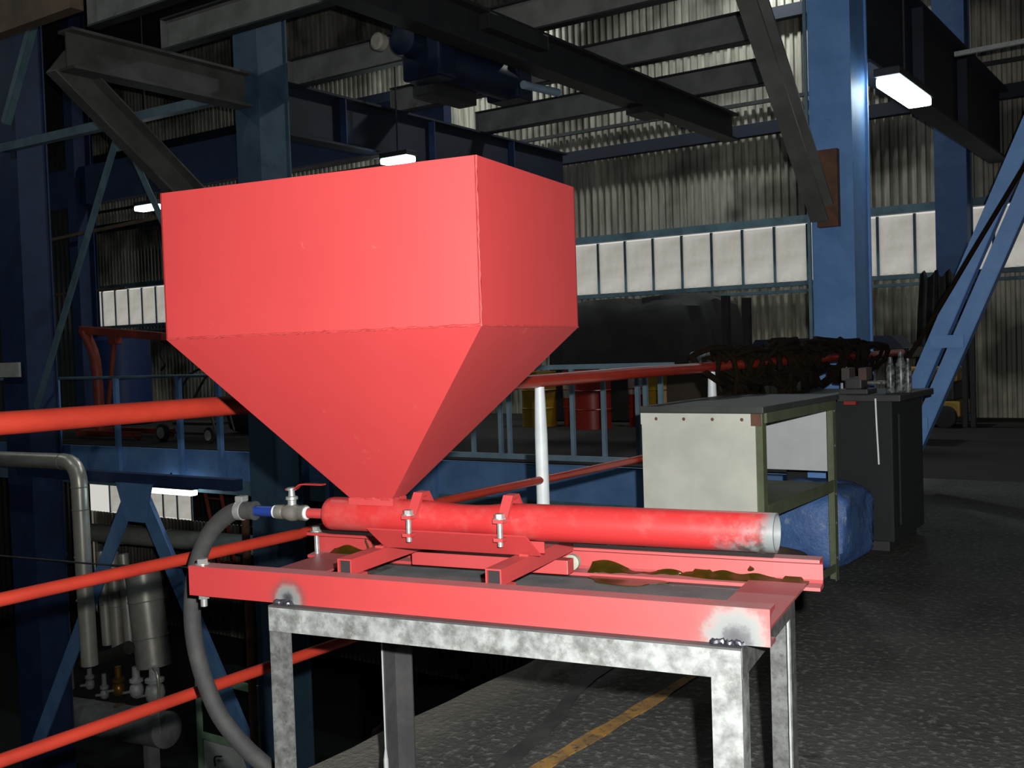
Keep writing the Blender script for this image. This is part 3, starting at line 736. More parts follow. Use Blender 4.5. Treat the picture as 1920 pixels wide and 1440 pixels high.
MB(TF).prism([(NX0 - .004, NY0 - .002), (NX1 + .004, NY0 - .002), (NX1 + .004, NY1 + .002), (NX0 - .004, NY1 + .002)], 'z', PZ + .026, NZ + .001).build('neck', 'red_paint', ca)
# inlet nipple, ball valve
MB(TF).cyl((-.645, PY, PZ - .002), (-.575, PY, PZ - .002), .0115, 20).build('inlet_nipple', 'red_paint', ca, True)
bv = MB(TF).lathe([(-.722, .013), (-.721, .0165), (-.703, .0165), (-.700, .0150), (-.690, .0185), (-.678, .0205), (-.666, .0185), (-.658, .0160), (-.652, .0180), (-.640, .0180), (-.639, .013)], (0, PY, PZ - .002), (1, 0, 0), 22).build('ball_valve', 'brass_nickel', ca, True)
MB(TF).lathe([(-.728, .0125), (-.727, .0150), (-.716, .0152), (-.714, .013)], (0, PY, PZ - .002), (1, 0, 0), 20).build('thread_tape', 'thread_tape', bv, True)
MB(TF).lathe([(-.646, .0125), (-.645, .0150), (-.636, .0150), (-.633, .012)], (0, PY, PZ - .002), (1, 0, 0), 20).build('thread_tape', 'thread_tape', bv, True)
MB(TF).lathe([(0, .010), (.012, .010), (.014, .014), (.020, .014), (.022, .008), (.034, .007), (.035, .012), (.040, .012), (.042, .006)], (-.678, PY, PZ + .014), (0, 0, 1), 16).build('stem', 'zinc', bv, True)
hp = bez([(-.690, PY, PZ + .051), (-.668, PY, PZ + .051), (-.655, PY - .001, PZ + .060), (-.640, PY - .002, PZ + .064), (-.585, PY - .004, PZ + .0645)], 5)
vs = []; fs = []
for p in hp:
    vs += [p + V((0, -.008, -.0015)), p + V((0, .008, -.0015)), p + V((0, .008, .0015)), p + V((0, -.008, .0015))]
for i in range(len(hp) - 1):
    for k in range(4): fs.append((4 * i + k, 4 * i + (k + 1) % 4, 4 * i + 4 + (k + 1) % 4, 4 * i + 4 + k))
fs += [(3, 2, 1, 0), (len(vs) - 4, len(vs) - 3, len(vs) - 2, len(vs) - 1)]
MB(TF).add(vs, fs).build('lever', 'handle_red', bv)
MB(TF).cyl((-.800, PY, PZ - .002), (-.726, PY, PZ - .002), .0125, 18).build('hose_nipple', 'blue_nipple', ca, True)

# hose
hz = tthing('rubber_hose', 'dark grey rubber hose looping down from the ball valve', 'hose', -.9, PY, -EYE)
hpts = bez([(-.786, PY, PZ - .002), (-.82, PY, PZ - .003), (-.853, PY, -.362), (-.895, PY, -.388), (-.935, PY, -.430), (-.968, PY, -.495), (-.984, PY, -.570), (-.988, PY, -.640), (-.978, PY, -.712), (-.953, PY, -.785), (-.912, PY, -.858), (-.848, PY + .005, -.922), (-.783, PY + .01, -.968), (-.72, PY + .02, -1.03), (-.69, PY + .02, -1.12), (-.70, PY + .02, -1.228)], 8)
MB(TF).tube(hpts, .0205, 20).build('hose_tube', 'hose_rubber', hz, True)
MB(TF).lathe([(-.789, .012), (-.788, .0222), (-.783, .0222), (-.782, .012)], (0, PY, PZ - .002), (1, 0, 0), 20).build('hose_end', 'hose_rubber', hz, True)
hc = MB(TF).lathe([(-.835, .0212), (-.834, .0228), (-.818, .0228), (-.817, .0212)], (0, PY, PZ - .003), (1, 0, 0), 24).build('hose_clamp', 'zinc', hz, True)
MB(TF).box(-.834, -.812, PY - .012, PY + .012, PZ + .018, PZ + .032).build('clamp_screw', 'zinc', hc, bevel=.003)

# ================================================================== THINGS ON THE PLATFORM
# tool cart / bench
CX0, CX1, CY0, CY1, CH = -2.318, -1.73, 4.42, 5.44, .965
cb = thing('tool_bench', 'open sided metal bench with pale front panel behind the red pipe', 'bench', ((CX0 + CX1) / 2, (CY0 + CY1) / 2, 0))
MB().box(CX0 - .002, CX1 + .015, CY0 - .02, CY1 + .02, CH - .03, CH).build('bench_top', 'bench_top', cb, bevel=.004)
MB().box(CX1 - .01, CX1 + .012, CY0 + .03, CY1 - .03, CH - .075, CH - .03).build('side_rail', 'olive', cb)
fp = MB().box(CX0, CX1 - .03, CY0 - .003, CY0 + .003, .22, CH - .085).build('front_panel', 'cart_panel', cb)
MB().box(CX0, CX1 - .0, CY0 - .012, CY0 + .006, CH - .085, CH - .032).build('top_strip', 'cart_panel', cb)
MB().box(CX1 - .045, CX1 + .003, CY0 - .016, CY0 - .012, CH - .085, CH - .032).build('red_tab', 'rust', cb)
for x in (CX0 + .08, CX0 + .22, CX0 + .36, CX0 + .5):
    MB().lathe([(0, .008), (.004, .006), (.006, .001)], (x, CY0 - .012, CH - .058), (0, -1, 0), 10).build('rivet', 'rust', cb, True)
for (x, y, sx, sy) in ((CX0, CY0, 1, 1), (CX1, CY0 + .004, -1, 1), (CX0, CY1, 1, -1), (CX1, CY1, -1, -1)):
    p = [(x, y), (x + sx * .045, y), (x + sx * .045, y + sy * .005), (x + sx * .005, y + sy * .005), (x + sx * .005, y + sy * .045), (x, y + sy * .045)]
    lg = MB().prism(p, 'z', 0, CH - .031).build('leg', 'olive', cb)
    for z in ((.88, .70, .45, .3, .12) if y == CY1 else ()):
        MB().cyl((x + .001 if sx < 0 else x - .001, y + sy * .025, z), (x + .006 if sx < 0 else x - .006, y + sy * .025, z), .008, 10).build('bolt', 'zinc', lg, True)
MB().box(CX0 + .046, CX1 - .046, CY1 - .012, CY1 - .008, .565, CH - .032).build('back_panel', 'cart_back', cb)
MB().box(CX0 + .006, CX1 - .006, CY0 + .05, CY1 - .05, .49, .51).build('shelf', 'olive', cb)
MB().box(CX1 - .006, CX1 + .0, CY0 + .05, CY1 - .05, .465, .525).build('shelf_rail', 'olive', cb)
MB().box(CX1 - .006, CX1 + .0, CY0 + .05, CY1 - .05, .05, .09).build('low_rail', 'olive', cb)
# lidded tray / tyre under the bench
tr = thing('old_tyre', 'worn tyre lying under the metal bench', 'tyre', (-2.02, 5.2, 0))
pr = []
for k in range(13):
    a = 2 * math.pi * k / 12; pr.append((.10 + .085 * math.sin(a), .22 + .075 * math.cos(a)))
vs = []; fs = []; sg = 28
for i in range(sg):
    a = 2 * math.pi * i / sg
    for (h, r) in pr[:-1]: vs.append((-2.03 + r * math.cos(a), 5.05 + r * math.sin(a), h))
for i in range(sg):
    for k in range(12): fs.append((i * 12 + k, i * 12 + (k + 1) % 12, ((i + 1) % sg) * 12 + (k + 1) % 12, ((i + 1) % sg) * 12 + k))
MB().add(vs, fs).build('tread', 'scrap', tr, True)
# blue film wrapped bundle behind the bench
def lump(name, label, cat, c, sz, mt, n=18, k=12, amp=.12, seed=1, box=.5, flat=True):
    rnd = random.Random(seed); vs = []; fs = []
    ph = [rnd.uniform(0, 6.28) for _ in range(8)]
    for i in range(k + 1):
        th = math.pi * i / k
        for j in range(n):
            a = 2 * math.pi * j / n
            d = V((math.sin(th) * math.cos(a), math.sin(th) * math.sin(a), math.cos(th)))
            q = V([math.copysign(abs(c_) ** box, c_) for c_ in d])
            r = 1 + amp * (math.sin(3 * a + ph[0] + 2 * th) * .5 + math.sin(5 * a + ph[1]) * math.sin(4 * th + ph[2]) * .5 + math.sin(9 * a + ph[3] + 7 * th) * .3)
            p = V((q.x * sz[0] * r, q.y * sz[1] * r, q.z * sz[2] * (1 + amp * .4 * math.sin(2 * a + ph[4]))))
            p.z = max(p.z, -sz[2]); vs.append(V(c) + p + V((0, 0, sz[2])))
    for i in range(k):
        for j in range(n): fs.append((i * n + j, i * n + (j + 1) % n, (i + 1) * n + (j + 1) % n, (i + 1) * n + j))
    return tag(MB().add(vs, fs).build(name, mt, smooth=True), label, cat)
lump('wrapped_bundle', 'blue film wrapped bundle on the floor behind the bench', 'bundle', (-2.0, 5.86, 0), (.27, .30, .22), 'blue_film', 40, 20, .09, 3, .38)

# dark machine cabinet with vise, behind the bench
dc = thing('dark_cabinet', 'dark machine cabinet right of the bench by the blue column', 'cabinet', (-1.9, 6.6, 0))
MB().box(-2.30, -1.66, 6.25, 6.95, .06, .88).build('body', 'cabinet_dark', dc, bevel=.01)
MB().box(-2.26, -1.70, 6.29, 6.91, 0, .06).build('plinth', 'black_steel', dc)
MB().box(-2.34, -1.60, 6.2, 7.0, .88, .92).build('top', 'black_steel', dc, bevel=.006)
MB().box(-1.655, -1.645, 6.35, 6.85, .15, .8).build('door', 'cabinet_dark', dc)
MB().box(-1.91, -1.84, 6.16, 6.2, .865, .885).build('red_tag', 'rail_red', dc)
MB().box(-2.16, -2.05, 6.235, 6.25, .42, .80).build('blue_panel', 'blue_paint', dc)
vi = thing('bench_vise', 'dark bench vise standing on the cabinet', 'vise', (-1.88, 6.35, .92))
MB().box(-1.97, -1.80, 6.26, 6.46, .92, .95).build('base', 'black_steel', vi, bevel=.005)
MB().box(-1.94, -1.84, 6.28, 6.44, .95, 1.02).build('body', 'black_steel', vi, bevel=.01)
MB().box(-1.96, -1.91, 6.28, 6.40, 1.0, 1.075).build('jaw', 'scrap', vi, bevel=.008)
MB().box(-1.86, -1.81, 6.28, 6.40, 1.0, 1.075).build('jaw', 'scrap', vi, bevel=.008)
MB().cyl((-1.82, 6.34, .985), (-1.72, 6.34, .985), .012, 10).build('screw', 'zinc', vi, True)
MB().cyl((-1.735, 6.27, .985), (-1.735, 6.41, .985), .006, 8).build('handle', 'zinc', vi, True)
ba = thing('plastic_bag', 'clear plastic wrapped bottles standing on the dark cabinet', 'bag', (-1.66, 6.42, .92))
for i, (dx, r, h) in enumerate(((-.035, .026, .21), (.02, .032, .24), (.055, .022, .2))):
    MB().lathe([(0, r * .9), (.01, r), (h * .7, r * .95), (h * .85, r * .5), (h, r * .45)], (-1.675 + dx, 6.42 + .02 * i, .921), (0, 0, 1), 14).build('bottle', 'clear_film', ba, True)
tag(MB().tube(bez([(-1.735, 6.185, .90), (-1.73, 6.18, .75), (-1.725, 6.182, .60), (-1.722, 6.18, .52)], 5), .005, 8).build('pale_string', 'cream', smooth=True), 'thin pale cord hanging down the dark cabinet', 'cord')

# brown rope heap over the rail
rp = thing('rope_coil', 'heap of brown rope loops hung over the red rail behind the bench', 'rope', (EX, 6.4, .9))
rnd = random.Random(5)
for i in range(46):
    cy = rnd.uniform(5.35, 8.2); wdt = rnd.uniform(.12, .34); dr = rnd.uniform(.10, .26); lf = rnd.uniform(.02, .07) * (1 + .4 * (cy > 6)); ox = rnd.uniform(-.05, .05)
    pts = []
    for k in range(17):
        a = 2 * math.pi * k / 16
        zc = 1.16 + (lf if math.sin(a) > 0 else dr) * math.sin(a)
        pts.append((EX + ox + .06 * math.cos(a * 2 + i) + rnd.uniform(-.01, .01), cy + wdt * math.cos(a), zc + rnd.uniform(-.012, .012)))
    MB().tube(pts, rnd.uniform(.012, .02), 7).build('rope_loop', 'brown_rope', rp, True)
tag(MB().tube(bez([(-1.86, 6.9, .93), (-1.70, 7.15, 1.25), (-1.45, 7.5, 1.8), (-1.0, 8.0, 2.75), (-.6, 8.4, 3.7), (-.4, 8.6, 4.6)], 5), .016, 8).build('hanging_rope', 'brown_rope', smooth=True), 'dark rope running up from the cabinet to the upper right', 'rope')

# double diagonal bracing at the right
for lb, a, b in (('left bar of the blue diagonal bracing pair at right', (-2.40, 8.9, .32), (-1.06, 8.9, 3.4)), ('right bar of the blue diagonal bracing pair at right', (-2.22, 8.9, .32), (-.88, 8.9, 3.4))):
    angle_bar(lb, a, b, .12, 'blue_paint')
for z in (.55, 1.2):
    x = -2.40 + (z - .32) * 1.34 / 3.08
    tag(MB().box(x - .03, x + .22, 8.87, 8.885, z - .05, z + .05).build('batten_plate', 'blue_paint'), 'small batten plate joining the blue bracing pair, %s one' % ('lower' if z < 1 else 'upper'), 'plate')

# ================================================================== THINGS ON THE BALCONY
# oil drums
def drum(c, label, mt, band=None, bz=(.3, .58), r=.285, h=.88):
    e = thing('oil_drum', label, 'drum', (*c, 0), group='oil drums on the balcony')
    p = [(0, r - .02), (.0, r), (.02, r), (.02, r - .008), (h * .32, r - .008), (h * .335, r + .004), (h * .35, r - .008), (h * .65, r - .008), (h * .665, r + .004), (h * .68, r - .008), (h - .02, r - .008), (h - .015, r), (h, r), (h, r - .015), (h - .015, r - .02)]
    MB().lathe(p, (*c, 0), (0, 0, 1), 28).build('shell', mt, e, True)
    if band:
        n = 12; vs = []; fs = []
        for k in range(n + 1):
            a = math.radians(-165 + 150 * k / n)
            for rr, z in ((r - .004, bz[0]), (r - .004, bz[1])): vs.append((c[0] + rr * math.cos(a), c[1] + rr * math.sin(a), z))
        for k in range(n): fs.append((2 * k, 2 * k + 2, 2 * k + 3, 2 * k + 1))
        MB().add(vs, fs).build('paper_label', band, e, True)
    MB().cyl((c[0] + .15, c[1], h - .016), (c[0] + .15, c[1], h - .004), .03, 12).build('bung', 'black_steel', e)
drum((-9.35, 14.3), 'yellow drum nearest the hopper edge', 'drum_yellow')
drum((-8.75, 14.6), 'red drum with a white label left of the plain red drum', 'drum_red', 'drum_white', (.45, .75))
drum((-8.20, 14.05), 'plain bright red drum between pale balusters', 'drum_red')
drum((-7.62, 14.7), 'dark red drum with a grey label right of the bright one', 'drum_red', 'drum_white', (.5, .8))
drum((-7.05, 14.2), 'yellow drum behind the bench top', 'drum_yellow')
drum((-6.35, 14.3), 'red drum with a pale label behind the second white post', 'drum_red', 'drum_white', (.3, .62))

# tarpaulin covered machine
vs = []; fs = []; n_ = 64; LV = [(1.90, .0), (1.93, .35), (1.90, .80), (1.80, .93), (1.55, .97), (1.2, 1.0), (.8, 1.03), (.4, 1.06), (.03, 1.10)]
for li, (z, k) in enumerate(LV):
    for j in range(n_):
        a = 2 * math.pi * j / n_
        ex = math.copysign(abs(math.cos(a)) ** .32, math.cos(a)); ey = math.copysign(abs(math.sin(a)) ** .32, math.sin(a))
        fd = 1 + (.035 * math.sin(13 * a + .8) + .02 * math.sin(23 * a + 2)) * max(0, li - 3) / 5
        sag = -.10 * math.sin(ex * 4 + 1) * (li < 4) - .05 * math.sin(a * 5) * (li < 5)
        vs.append((-8.3 + 1.65 * ex * k * fd + .12 * (1.9 - z), 15.95 + .68 * ey * k * fd, z + sag))
for i in range(len(LV) - 1):
    for j in range(n_): fs.append((i * n_ + j, i * n_ + (j + 1) % n_, (i + 1) * n_ + (j + 1) % n_, (i + 1) * n_ + j))
tag(MB().add(vs, fs).build('covered_machine', 'tarp', smooth=True), 'tall machine under a dark tarpaulin right of the hopper', 'machine')
pf = []
for k in range(25):
    t = k / 24; pf.append((-3.92 + .75 * t, 16.12 + .07 * math.sin(t * 22) + .03 * math.sin(t * 51)))
vs = []; fs = []
for i, (x, y) in enumerate(pf):
    for z, sp in ((2.15, .8), (1.6, .9), (.9, 1.0), (.07, 1.08)): vs.append((-3.54 + (x + 3.54) * sp, y - .04 * (2.15 - z), z + .06 * math.sin(i * .9)))
for i in range(24):
    for k in range(3): fs.append((4 * i + k, 4 * i + k + 1, 4 * i + k + 5, 4 * i + k + 4))
tag(MB().add(vs, fs).build('plastic_sheet', 'sheet_film', smooth=True), 'dull plastic sheet standing in folds against the far column at right', 'sheet')
for i, (x, z1) in enumerate(((-6.35, 1.95), (-6.02, 1.9))):
    tag(MB().ibeam((x, 14.9, 0), (x, 14.9, z1), .1, .12, upv=(0, 1, 0)).build('short_post', 'black_steel'), ('left' if i == 0 else 'right') + ' dark post beside the tarpaulin covered machine', 'post')
# dark bench with motor
kb = thing('machine_bench', 'long black machine bench in front of the corrugated wall', 'bench', (-4.3, 13.2, 0))
MB().box(-5.45, -3.2, 12.9, 13.6, 1.0, 1.12).build('table_top', 'black_panel', kb, bevel=.02)
MB().prism([(-5.25, 1.12), (-3.3, 1.12), (-3.45, 1.27), (-5.15, 1.27)], 'y', 13.0, 13.5).build('cover', 'hoist_blue', kb)
for x in (-5.3, -3.4):
    for y in (12.98, 13.5): MB().box(x - .04, x + .04, y - .04, y + .04, 0, 1.0).build('leg', 'black_steel', kb)
gm = thing('grey_pump', 'small grey pump on a crate beside the black bench', 'pump', (-6.0, 13.2, .9))
MB().lathe([(0, .08), (.02, .11), (.25, .11), (.28, .07)], (-6.15, 13.2, 1.03), (1, 0, 0), 16).build('casing', 'tank_grey', gm, True)
MB().box(-6.12, -5.92, 13.1, 13.3, .9, .94).build('foot', 'black_steel', gm)
tag(MB().box(-6.4, -5.6, 12.95, 13.5, 0, .9).build('wooden_crate', 'wood_box', bevel=.01), 'dark crate under the grey pump', 'crate')
# yellow loader
yl = thing('yellow_loader', 'yellow loader with black mast behind the blue bracing pair', 'vehicle', (-3.6, 15.4, 0))
MB().box(-4.05, -3.12, 15.1, 15.75, .14, .36).build('chassis', 'yellow_paint', yl, bevel=.03)
MB().box(-3.98, -3.2, 15.14, 15.7, .36, .62).build('engine_cover', 'black_steel', yl, bevel=.03)
MB().box(-4.02, -3.15, 15.12, 15.73, .62, .82).build('hood', 'yellow_paint', yl, bevel=.04)
MB().box(-3.95, -3.75, 15.09, 15.12, .65, .78).build('plate', 'white_plain', yl)
for x in (-3.85, -3.3):
    w_ = MB().lathe([(0, .1), (.01, .15), (.12, .15), (.13, .1)], (x, 14.97, .15), (0, 1, 0), 18).build('wheel', 'tyre', yl, True)
for x in (-3.08, -2.98):
    MB().box(x - .03, x + .03, 15.2, 15.3, .0, 1.5).build('mast', 'black_steel', yl)

# engine hoist (red) at the left
eg = thing('engine_hoist', 'red engine hoist with raised boom on the left balcony', 'hoist', (-15.9, 10.8, 0))
MB().tube(bez([(-16.0, 10.8, .06), (-16.0, 10.8, .6), (-16.02, 10.8, 1.1), (-16.10, 10.8, 1.45), (-16.32, 10.8, 1.78)], 4), .085, 10).build('mast', 'engine_red', eg, True)
MB().bar((-16.42, 10.8, 1.83), (-14.2, 10.8, 1.64), .10, .13).build('boom', 'engine_red', eg, bevel=.01)
MB().cyl((-15.75, 10.8, .5), (-15.5, 10.8, 1.62), .04, 12).build('ram', 'engine_red', eg, True)
MB().box(-15.58, -15.38, 10.74, 10.86, 1.56, 1.74).build('lug', 'engine_red', eg)
for y in (10.45, 11.1):
    lg = MB().bar((-16.1, y, .09), (-14.45, y, .09), .09, .09).build('leg', 'engine_red', eg, bevel=.01)
    MB().lathe([(0, .03), (.005, .06), (.05, .06), (.055, .03)], (-14.5, y - .03, .06), (0, 1, 0), 14).build('caster', 'engine_red', lg, True)
MB().bar((-16.05, 10.4, .09), (-16.05, 11.15, .09), .1, .1).build('crossbar', 'engine_red', eg)
MB().tube(bez([(-14.25, 10.8, 1.6), (-14.3, 10.8, 1.35), (-14.2, 10.8, 1.2), (-14.3, 10.8, 1.1)], 4), .02, 8).build('hook', 'black_steel', eg, True)
# blue tank behind
bt = thing('blue_tank', 'blue upright tank behind the red engine hoist', 'tank', (-18.6, 13.1, 0))
MB().lathe([(0, .5), (.03, .54), (1.7, .54), (1.78, .46), (1.8, .1)], (-18.55, 13.1, 0), (0, 0, 1), 28).build('shell', 'drum_blue', bt, True)
MB().lathe([(0, .12), (.06, .12), (.07, .05)], (-18.55, 13.1, 1.8), (0, 0, 1), 14).build('cap', 'black_steel', bt, True)
# hand cart with pneumatic wheels
hc_ = thing('hand_cart', 'grey hand cart with two pale-hubbed wheels on the balcony', 'cart', (-13.2, 10.4, 0))
for x, rr in ((-13.72, .145), (-12.62, .125)):
    wl = MB().lathe([(0, rr * .7), (.015, rr * .95), (.04, rr), (.065, rr * .95), (.08, rr * .7)], (x, 10.3, rr), (0, 1, 0), 22).build('wheel', 'tyre', hc_, True)
    MB().lathe([(-.004, rr * .12), (-.002, rr * .62), (.01, rr * .62), (.012, .02)], (x, 10.298, rr), (0, 1, 0), 18).build('hub', 'hub_pale', wl, True)
MB().tube([(-13.72, 10.42, .145), (-12.62, 10.42, .125)], .018, 8).build('axle_bar', 'grey_beam', hc_, True)
for y in (10.45, 10.8):
    MB().tube(bez([(-13.9, y, .25), (-13.55, y, .62), (-13.2, y, 1.0), (-12.9, y, 1.12)], 4), .02, 8).build('handle', 'grey_beam', hc_, True)
    MB().tube([(-12.62, y, .15), (-12.75, y, .55), (-12.5, y, .8)], .018, 8).build('strut', 'grey_beam', hc_, True)
MB().box(-13.6, -12.7, 10.44, 10.82, .26, .30).build('deck', 'black_steel', hc_)
lump('dark_machine', 'dark blocky machine behind the hand cart', 'machine', (-13.2, 12.2, 0), (.8, .45, .36), 'tarp', 24, 12, .12, 31, .4)

# ================================================================== LOWER LEVEL AT THE LEFT
angle_bar('left leg of the blue lower bracing under the balcony', (-12.209, 8.660, -0.486), (-14.755, 8.660, -4.392), .24, 'blue_fascia')
angle_bar('right leg of the blue lower bracing under the balcony', (-12.035, 8.660, -0.486), (-9.837, 8.660, -4.006), .24, 'blue_fascia')
tag(MB().prism([(-12.489, -0.360), (-11.717, -0.360), (-11.910, -0.872), (-12.296, -0.872)], 'y', 8.62, 8.645).build('gusset_plate', 'blue_fascia'), 'blue gusset plate at the top of the lower bracing', 'plate')
longbar('tie_beam', 'blue_deep', 'dark beam under the balcony above the lower bracing', 'beam', (-15.0, 8.76, -.31), (-10.2, 8.76, -.31), .14, .14)
# lagged pipes
def lagpipe(label, pts, r, rings=(), mt='aluminium', n=6):
    e = thing('lagged_pipe', label, 'pipe', pts[-1])
    P = bez(pts, n) if n else [V(p) for p in pts]
    MB().tube(P, r, 20).build('cladding', mt, e, True)
    for (a, d) in rings:
        a, d = V(a), V(d).normalized()
        MB().cyl(a - d * .008, a + d * .008, r * 1.04, 20).build('band', 'tank_grey', e, True)
    return e
def elbow(a, c, b, n=6):
    a, c, b = V(a), V(c), V(b)
    return [a * (1 - t) ** 2 + c * 2 * t * (1 - t) + b * t * t for t in [i / n for i in range(n + 1)]]
lagpipe('silver lagged pipe with an elbow in front of the lower bracing', [(-16.5, 8.5, -.13)] + elbow((-13.45, 8.5, -.10), (-13.13, 8.5, -.10), (-13.13, 8.5, -.42)) + [(-13.12, 8.5, -1.5), (-13.08, 8.5, -2.9)], .112, [((-13.13, 8.5, z), (0, 0, 1)) for z in (-.44, -.75, -1.4, -2.0)] + [((-13.5, 8.5, -.1), (1, 0, 0))], n=0)
lagpipe('silver lagged pipe with elbow left of the front silver pipe', elbow((-16.9, 10.3, -1.25), (-16.3, 10.0, -1.25), (-16.22, 10.0, -1.75)) + [(-16.2, 10.0, -3.0), (-16.15, 10.0, -4.15)], .17, [((-16.2, 10, z), (0, 0, 1)) for z in (-1.9, -2.9)], n=0)
lagpipe('horizontal silver pipe behind the lower bracing', [(-16.2, 10.6, -1.62), (-11.2, 10.6, -1.5)], .15, [((x, 10.6, -1.62 + (x + 16.2) * .024), (1, 0, .024)) for x in (-15.2, -14.0, -13.0, -12.0)], n=0)
lagpipe('thickest upright silver pipe above the header tank', [(-13.92, 10.0, -1.85), (-13.72, 10.0, -3.4)], .265, [((-13.849, 10, -2.4), (-.129, 0, 1)), ((-13.778, 10, -2.95), (-.129, 0, 1))], n=0)
for i, (xa, xb, r, lb) in enumerate(((-15.02, -14.95, .085, 'left of three slim silver pipes above the header tank'), (-14.73, -14.68, .10, 'middle of three slim silver pipes above the header tank'), (-14.45, -14.35, .085, 'right of three slim silver pipes above the header tank'))):
    lagpipe(lb, [(xa, 10.05, -1.75), (xb, 10.05, -3.25)], r, [(((xa + xb) / 2, 10.05, -2.6), (0, 0, 1))], n=0)
lagpipe('dark lagged pipe crossing the slim silver pipes', [(-14.9, 9.6, -3.42), (-14.2, 9.6, -3.2), (-13.75, 9.6, -3.02)], .10, mt='dark_lagging', n=4)
ht = thing('header_tank', 'grey horizontal header tank with round end at lower left', 'tank', (-14.8, 9.8, -5.5))
MB().lathe([(0, .05), (.03, .22), (.06, .27), (3.5, .27), (3.53, .22), (3.56, .05)], (-16.7, 9.8, -4.50), (1, 0, .075), 28).build('shell', 'tank_grey', ht, True)
for x in (-16.0, -13.6): MB().box(x - .06, x + .06, 9.7, 9.9, -5.5, -4.5).build('leg', 'tank_grey', ht)
for i, (x, zt, mt, r, lb) in enumerate(((-15.1, -3.55, 'tank_grey', .075, 'dull valve at the left end of the header tank'), (-14.72, -3.75, 'tank_grey', .07, 'small dull valve beside the brass valve'), (-14.35, -3.52, 'brass_valve', .10, 'brass valve on the header tank'), (-13.9, -3.45, 'cast_valve', .11, 'grey globe valve between the brass and largest valves'), (-13.45, -3.42, 'cast_valve', .15, 'largest grey globe valve on the header tank'))):
    zb = -4.19 + (x + 15) * .075
    e = thing('globe_valve', lb, 'valve', (x, 9.8, zb)); h = zt - zb; zc = zb + h * .55
    MB().lathe([(0, r * .5), (.10, r * .5), (.10, r * .95), (.14, r * .95), (.14, r * .55)], (x, 9.8, zb - .05), (0, 0, 1), 16).build('lower_flange', mt, e, True)
    MB().lathe([(-r, r * .5), (-r * .7, r * .85), (0, r), (r * .7, r * .85), (r, r * .5)], (x, 9.8, zc), (0, 0, 1), 18).build('body', mt, e, True)
    MB().lathe([(0, r * .55), (.02, r * .95), (.06, r * .95), (.08, r * .55), (.25, r * .5)], (x, 9.8, zc + r), (0, 0, 1), 16).build('upper_flange', mt, e, True)
    MB().cyl((x, 9.8 - r * .8, zc), (x, 9.8 - r * 2.2, zc + .02), .02, 8).build('spindle', 'tank_grey', e, True)
tag(MB().tube(bez([(-13.2, 9.6, -3.25), (-13.05, 9.55, -3.3), (-13.02, 9.55, -3.55), (-13.05, 9.55, -3.8), (-13.1, 9.6, -4.2)], 5), .022, 8).build('bypass_tube', 'aluminium', smooth=True), 'thin bent tube beside the largest valve', 'pipe')
tag(MB().cyl((-10.05, 8.72, -5.5), (-10.05, 8.72, -.7), .05, 12).build('rusty_pipe', 'rust', smooth=True), 'rusty upright pipe beside the blue column below', 'pipe')
tag(MB().tube(bez([(-15.0, 8.25, -1.49), (-13.4, 8.25, -1.43), (-12.0, 8.25, -1.37), (-10.1, 8.9, -1.38)], 6), .012, 8).build('steel_cable', 'grey_beam', smooth=True), 'thin grey cable stretched across the lower silver pipes', 'cable')
# green cabinet
gc = thing('green_cabinet', 'pale green electrical cabinet with black window below', 'cabinet', (-11.9, 9.9, -5.5))
MB().box(-12.5, -11.25, 9.85, 10.4, -5.5, -3.3).build('body', 'black_steel', gc)
for x in (-12.52, -11.35): MB().box(x, x + .12, 9.8, 9.86, -5.5, -3.28).build('stile', 'pale_green', gc)
for z in (-3.38, -4.22): MB().box(-12.40, -11.35, 9.8, 9.86, z, z + .1).build('rail', 'pale_green', gc)
MB().box(-12.40, -11.35, 9.815, 9.85, -4.12, -3.38).build('window', 'black_panel', gc)
dr_ = MB().box(-12.38, -11.35, 9.8, 9.85, -5.45, -4.24).build('door', 'cream', gc)
MB().tube(bez([(-12.1, 9.76, -4.55), (-12.1, 9.76, -4.42), (-11.95, 9.76, -4.38)], 4), .012, 8).build('handle', 'black_steel', dr_, True)
bx = thing('open_box', 'open pale box on the floor in front of the green cabinet', 'box', (-12.2, 9.0, -5.5))
for (a, b, c_, d_) in ((-12.75, -11.6, 9.28, 9.32), (-12.75, -11.6, 8.82, 8.86), (-12.75, -12.71, 8.86, 9.28), (-11.64, -11.6, 8.86, 9.28)):
    MB().box(a, b, c_, d_, -5.5, -4.55).build('side', 'dark_lagging', bx)
MB().box(-12.7, -11.65, 8.87, 9.27, -4.75, -4.72).build('content', 'cream', bx)
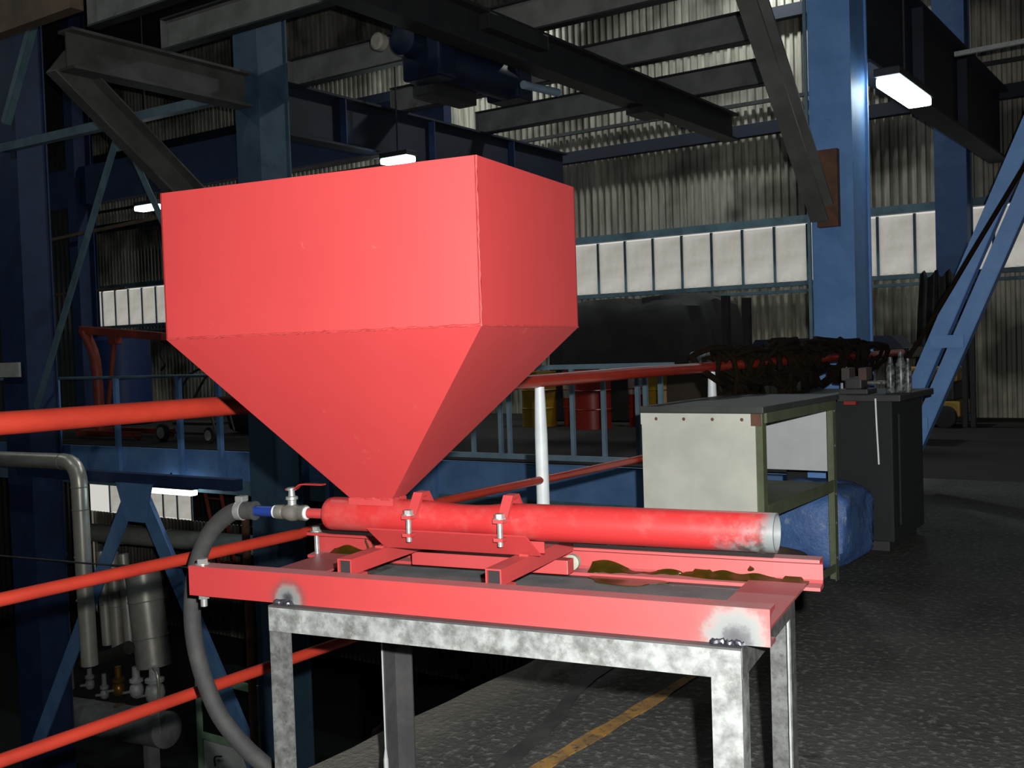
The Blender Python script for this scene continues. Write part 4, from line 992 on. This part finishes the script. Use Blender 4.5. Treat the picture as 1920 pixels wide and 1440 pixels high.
# red ladder and scrap below
la = thing('red_ladder', 'red ladder leaning under the balcony', 'ladder', (-13.3, 10.9, -2.4))
for dx in (0, .38): MB().bar((-13.95 + dx, 11.2, -.5), (-13.1 + dx, 10.9, -2.4), .05, .03).build('rail', 'engine_red', la)
for k in range(6):
    t = (k + .5) / 6; MB().cyl((-13.95 + .85 * t, 11.2 - .3 * t, -.5 - 1.9 * t), (-13.57 + .85 * t, 11.2 - .3 * t, -.5 - 1.9 * t), .015, 8).build('rung', 'engine_red', la, True)
for i, (lb, c, sz, mt) in enumerate((('rusty scrap pile on the lower floor right of the green cabinet', (-9.3, 10.6, -5.5), (.45, .6, .9), 'scrap'),
                                 ('low dark scrap pile seen between the stand legs below', (-7.6, 9.4, -5.5), (.9, .6, .5), 'scrap'),
                                 ('brownish scrap pile nearest the slab edge on the lower floor', (-5.3, 8.6, -5.5), (.8, .7, .6), 'scrap'))):
    lump('scrap_pile', lb, 'scrap', c, sz, mt, 22, 10, .35, 40 + i, .8)

# unseen fill lamps shaped as high-bays, added to brighten the hall background
def fill_lamp(x, y, lb):
    e = thing('added_fill_lamp', lb, 'lamp', (x, y, 7.9))
    MB().lathe([(0, .26), (.02, .27), (.22, .12), (.4, .10)], (x, y, 7.92), (0, 0, 1), 20).build('reflector', 'black_steel', e, True)
    MB().cyl((x, y, 7.905), (x, y, 7.918), .24, 20).build('lens', 'lamp_glow', e)
    MB().cyl((x, y, 8.3), (x, y, 9.0), .012, 8).build('hanger', 'black_steel', e)
    ld = bpy.data.lights.new('added_fill_light', 'AREA'); ld.shape = 'DISK'; ld.size = .46; ld.energy = HB if y < 10 else 120; ld.color = (.92, 1.0, .98)
    lo = bpy.data.objects.new('added_fill_light', ld); COL.objects.link(lo); lo.parent = e; lo.location = (0, 0, -.01)
HB = 36
for x, y, lb in ((-7.5, 3.0, 'added unseen fill lamp over the open bay nearest the platform'), (-15, 3.0, 'added unseen fill lamp over the middle of the open bay'), (-22, 7.0, 'added unseen fill lamp at the far left of the hall'), (-6.5, 15.2, 'added unseen fill lamp over the balcony by the back wall'), (-12.4, 15.2, 'added unseen fill lamp over the balcony on the left')):
    fill_lamp(x, y, lb)
